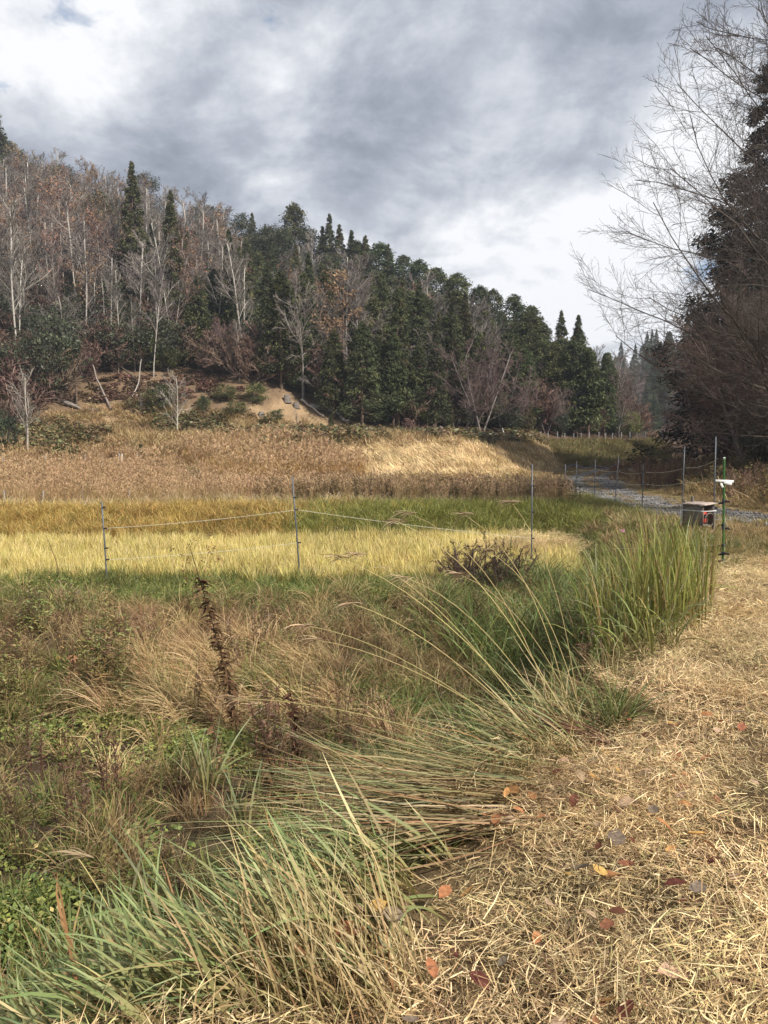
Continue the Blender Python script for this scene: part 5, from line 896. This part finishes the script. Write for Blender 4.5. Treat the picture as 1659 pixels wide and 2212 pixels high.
def energiser():
    """weathered box on stakes with an open front"""
    p = hit1(1508, 1156); d = p[1]; o = thing('fence_box', 'weathered wooden box on stakes with red unit inside', 'box', p, -1.0); W = (.155, .135, .115); u = d / F
    w_, dp, h = 46 * u, 34 * u, 44 * u; z0 = 22 * u; t = .018
    # box frame: x along the closed board that faces the path, y away from it
    for nm, ctr, size in (('back_board', (0, -dp / 2, z0 + h / 2), (w_, t, h)), ('far_board', (0, dp / 2, z0 + h / 2), (w_, t, h)), ('end_board', (-w_ / 2 + t / 2, 0, z0 + h / 2 - .004), (t, dp - t - .002, h - .01)), ('floor_board', (0, 0, z0 + t / 2), (w_ - 2 * t - .004, dp - t - .004, t))):
        b = MB(); box(b, ctr, size, None, W, .04); obj(nm, b.mesh(nm, M['wood']), o)
    for i in range(5):
        b = MB(); box(b, ((i - 2) * w_ * .245 + .01, 0, z0 + h + .022 + (.004 if i % 2 else 0)), (w_ * .24, dp * 1.35, .02), Matrix.Rotation(.05, 3, 'X'), np.array([.42, .34, .30]) * (1 + .12 * math.sin(i * 5)), .05); obj('roof_plank', b.mesh('roof_plank', M['wood']), o)
    for x_, y_, hh in ((-w_ / 2 - .03, -dp / 2 + .03, z0 + h + .05), (-w_ / 2 - .028, dp / 2 - .03, z0 + h + .14), (w_ / 2 + .03, dp / 2 - .02, z0 + h * .6)):
        b = MB(); box(b, (x_, y_, hh / 2 - .05), (.04, .045, hh + .1), None, (.12, .105, .09), .08); obj('stake', b.mesh('stake', M['wood']), o)
    b = MB(); box(b, (w_ * .12, 0, z0 + h * .40), (w_ * .45, dp * .55, h * .62), None, (.40, .035, .02), .2); ul = obj('red_unit', b.mesh('red_unit', M['plastic']), o); b = MB(); box(b, (w_ * .35, 0, z0 + h * .45), (.01, dp * .3, h * .2), None, (.02, .02, .02)); obj('face_panel', b.mesh('face_panel', M['plastic']), ul)
    b = MB(); ring = [(-w_ / 2 - .055, -dp / 2 - .012), (w_ / 2 + .012, -dp / 2 - .014), (w_ / 2 + .055, dp / 2 + .015), (-w_ / 2 - .055, dp / 2 + .015), (-w_ / 2 - .055, -dp / 2 - .012)]
    tubes(b, np.array([[x_, y_, z0 + h * .72] for x_, y_ in ring])[None], np.full((1, 5), .008), 5, np.array([.74, .74, .73])); tubes(b, np.array([[-w_ / 2 - .06, -dp / 2 - .02, z0 + h * .72], [-w_ / 2 - .055, -dp / 2 - .03, z0 + h * .3], [-w_ / 2 - .045, -dp / 2 - .03, z0 + .0]])[None], np.full((1, 3), .012), 5, np.array([.72, .72, .71])); obj('white_string', b.mesh('white_string', M['rope']), o)
    b = MB(); a = np.linspace(0, 2 * math.pi, 15); tubes(b, np.stack([np.full(15, w_ / 2 + .03), dp * .45 * np.cos(a), z0 + h * .30 + h * .33 * np.sin(a)], 1)[None], np.full((1, 15), .004), 4, np.array([.45, .42, .38])); obj('wire_loop', b.mesh('wire_loop', M['rope']), o)
energiser()

# ------------------------------------------------------------------ small things on the terraces and the slope
def simple_posts(lab, grp, pos, r, col):
    for px, base, top in pos:
        p = hit1(px, base); h = height_to(p, top); b = MB(); rod(b, (0, 0, -.1), (_tr.uniform(-.04, .04), 0, h), r, r, 6, col); tag(obj('net_post', b.mesh('net_post', M['steel']), None, p), lab, 'post', grp)
simple_posts('thin grey post of the net fence along the forest edge', 'posts of the net fence along the forest edge', [(1150 + i * 17.5 + _tr.uniform(-3, 3), 957 - (4 if i > 9 else 0), 933 + _tr.uniform(-2, 3)) for i in range(17)], .03, (.20, .20, .20))
simple_posts('thin grey post of the old fence below the cleared slope', 'posts of the fence below the cleared slope', [(7, 1012, 984), (54, 1010, 985), (99, 1008, 984), (185, 1006, 982), (222, 1004, 982), (258, 1003, 978), (297, 1003, 976), (560, 985, 965), (590, 984, 963), (620, 984, 964), (700, 985, 963)], .025, (.22, .22, .22))
simple_posts('thin grey post standing among the reeds above the bank', 'posts among the reeds above the bank', [(13, 1095, 1060), (92, 1093, 1060), (180, 1092, 1060), (280, 1090, 1056), (380, 1088, 1058)], .013, (.24, .24, .24))
simple_posts('white marker stake on the reed slope', 'white stakes', [(263, 1004, 980)], .03, (.62, .62, .60))
def log(label, pts, r, col=(.36, .31, .26), name='fallen_log'):
    P = np.array([hit1(a, b_) + np.array([0, 0, dz]) for a, b_, dz in pts]); s = np.linspace(0, 1, 7); t = np.linspace(0, 1, len(P)); Q = np.stack([np.interp(s, t, P[:, i]) for i in range(3)], 1); Q0 = Q[0].copy(); Q = Q - Q0 + RNG(len(label)).normal(0, r * .35, Q.shape)
    b = MB(); tubes(b, Q[None], np.linspace(r, r * .55, 7)[None], 7, np.array(col)); tag(obj(name, b.mesh(name, M['bark'], True), None, Q0), label, 'log')
log('pale fallen trunk leaning down the cleared slope', [(240, 893, .2), (218, 858, .6), (196, 822, 1.6)], .10, (.26, .22, .19)); log('grey log lying across the slope below the fallen trunk', [(140, 880, .2), (180, 890, .2), (212, 893, .15)], .09, (.28, .25, .22)); log('thin grey log just above the long grey log', [(125, 876, .3), (168, 886, .3)], .09, (.30, .26, .23))
log('forked pale branch standing on the slope', [(283, 868, .1), (300, 845, .6), (306, 820, 1.6)], .06, (.28, .25, .22)); log('dark dead branch above the forked pale one', [(262, 805, .4), (298, 835, .4)], .08, (.14, .11, .09)); log('dark thin dead trunk standing at the wood edge', [(167, 885, .0), (165, 862, 1.2), (163, 842, 2.2)], .08, (.13, .09, .07)); log('pale broken branch on the dry grass', [(136, 993, .1), (160, 990, .15)], .07, (.55, .50, .45)); log('long grey log sliding down beside the bare soil', [(672, 882, .3), (720, 900, .3), (755, 922, .3)], .2, (.33, .30, .27)); log('thin pale log beside the long grey one', [(650, 870, .2), (700, 905, .2)], .1, (.42, .37, .31)); log('pale twig pile log near the fence posts', [(530, 948, .1), (548, 958, .1)], .07, (.50, .45, .40)); log('short pale stick lying by the reed knoll', [(560, 962, .1), (578, 952, .3)], .05, (.55, .52, .47)); log('white pole with dark foot leaning at the forest edge', [(1098, 966, .0), (1085, 951, .9)], .05, (.66, .66, .64), 'leaning_pole')
def stump(label, px, py, r, h):
    p = hit1(px, py); rng = RNG(int(px)); n = 9; a = np.arange(n) / n * 6.283; b = MB(); V = []
    for k_, (zz, rr) in enumerate(((-.15, 1.5), (.15 * h, 1.1), (h, .9), (h * .96, .1))): V.append(np.stack([np.cos(a) * r * rr * rng.uniform(.85, 1.15, n), np.sin(a) * r * rr * rng.uniform(.85, 1.15, n), np.full(n, zz) + (rng.uniform(0, .18 * h, n) if k_ == 2 else 0)], 1))
    i = np.arange(4 * n).reshape(4, n); q = np.stack([i[:-1], np.roll(i, -1, 1)[:-1], np.roll(i, -1, 1)[1:], i[1:]], -1).reshape(-1, 4); b.add(np.concatenate(V), q, None, np.array([.17, .145, .125])); tag(obj('tree_stump', b.mesh('tree_stump', M['bark']), None, p), label, 'stump')
stump('grey tree stump on top of the bare ochre soil', 620, 868, .28, .45); stump('tree stump lower on the bare ochre soil', 565, 903, .22, .3); stump('pale tree stump beside the grey log', 640, 880, .22, .35)
STN = []
for i in range(4):
    import bmesh
    bm = bmesh.new(); bmesh.ops.create_icosphere(bm, subdivisions=2, radius=1); r_ = RNG(60 + i); dirs = nrm(r_.normal(0, 1, (7, 3))); V = np.array([v.co[:] for v in bm.verts]); 
    for d_ in dirs: V -= np.maximum((V @ d_ - .62)[:, None], 0) * d_ * .9
    T_3 = [[v.index for v in f.verts] for f in bm.faces]; bm.free(); STN.append(MB().add(V * np.array([1, .8, .6]), None, T_3, np.array([.27, .265, .27])).mesh('field_stone', M['stone']))
for i in range(34):
    r_ = random.Random(i + 900); px = 872 + r_.random() ** .8 * 150; py = 962 + r_.uniform(-5, 6); p = hit1(px, py); s_ = r_.uniform(.12, .30); o = obj('field_stone', STN[i % 4], None, p + np.array([0, 0, s_ * .3])); o.scale = (s_,) * 3; o.rotation_euler = (r_.uniform(-.4, .4), r_.uniform(-.4, .4), r_.uniform(0, 6)); tag(o, 'grey stone of the pile above the mown slope', 'stone', 'grey stones piled above the mown slope')
def line(name, label, pts, r, col, cat):
    P = np.array([hit1(a, b_) + np.array([0, 0, dz]) for a, b_, dz in pts]); n = 24; s = np.linspace(0, 1, n); t = np.linspace(0, 1, len(P)); Q = np.stack([np.interp(s, t, P[:, i]) for i in range(3)], 1); Q[:, 2] = np.maximum(Q[:, 2], ground(Q[:, 0], Q[:, 1]) + r); Q0 = Q[0].copy(); b = MB(); tubes(b, (Q - Q0)[None], np.full((1, n), r), 6, np.array(col)); tag(obj(name, b.mesh(name, M['plastic'], True), None, Q0), label, cat)
line('blue_hose', 'blue hose lying across the end of the track', [(1222, 1019, .25), (1240, 1014, .3), (1262, 1017, .2), (1290, 1016, .3), (1315, 1018, .2), (1340, 1012, .4)], .016, (.16, .24, .55), 'hose'); line('blue_hose', 'pale blue hose along the foot of the mown slope', [(1030, 1036, .1), (1090, 1031, .15), (1150, 1027, .2), (1215, 1022, .2)], .015, (.38, .46, .62), 'hose')
for i, (lb, c_, dz) in enumerate((('black plastic pipe lying at the paddy corner, the highest of three', (.015, .015, .016), .13), ('pale grey plastic pipe lying at the paddy corner, middle of three', (.34, .36, .37), .08), ('dark brown board edge lying at the paddy corner, lowest of three', (.06, .045, .04), .03))):
    a = hit1(1128, 1216 + i * 3); b_ = hit1(1240, 1212 + i * 3); p0 = a.copy(); b = MB(); rod(b, (0, 0, dz), tuple(b_ - a + np.array([0, 0, dz])), .022 if i < 2 else .03, None, 8, c_); tag(obj('plastic_pipe' if i < 2 else 'board', b.mesh('plastic_pipe', M['plastic']), None, p0), lb, 'pipe' if i < 2 else 'board')
rng = RNG(95); q = hit(rng.uniform(1065, 1225, 60), rng.uniform(1196, 1210, 60)); q[:, 2] += rng.uniform(0, .18, 60)
scatter('straw_heap', 'heap of brown cut straw behind the black pipes', 'straw', P_straw, q, rng, (.8, 1.3), .3)

# ------------------------------------------------------------------ air in the valley
hm = bpy.data.materials.new('valley_haze'); hm.use_nodes = True; hm.node_tree.nodes.clear()
ho = hm.node_tree.nodes.new('ShaderNodeOutputMaterial'); hv = hm.node_tree.nodes.new('ShaderNodeVolumePrincipled'); hv.inputs['Color'].default_value = (.80, .88, 1.0, 1); hv.inputs['Density'].default_value = .0005; hv.inputs['Anisotropy'].default_value = .1
hm.node_tree.links.new(hv.outputs[0], ho.inputs['Volume'])
hb = MB(); V = np.array([[x, y, z] for x in (-420, 420) for y in (-60, 520) for z in (-4, 84)], float); hb.add(V, [[0, 1, 3, 2], [4, 6, 7, 5], [0, 4, 5, 1], [2, 3, 7, 6], [0, 2, 6, 4], [1, 5, 7, 3]], None, (1, 1, 1))
tag(obj('haze', hb.mesh('haze', hm)), 'thin pale air over the valley', 'haze', kind='stuff')
sc.cycles.volume_bounces = 0
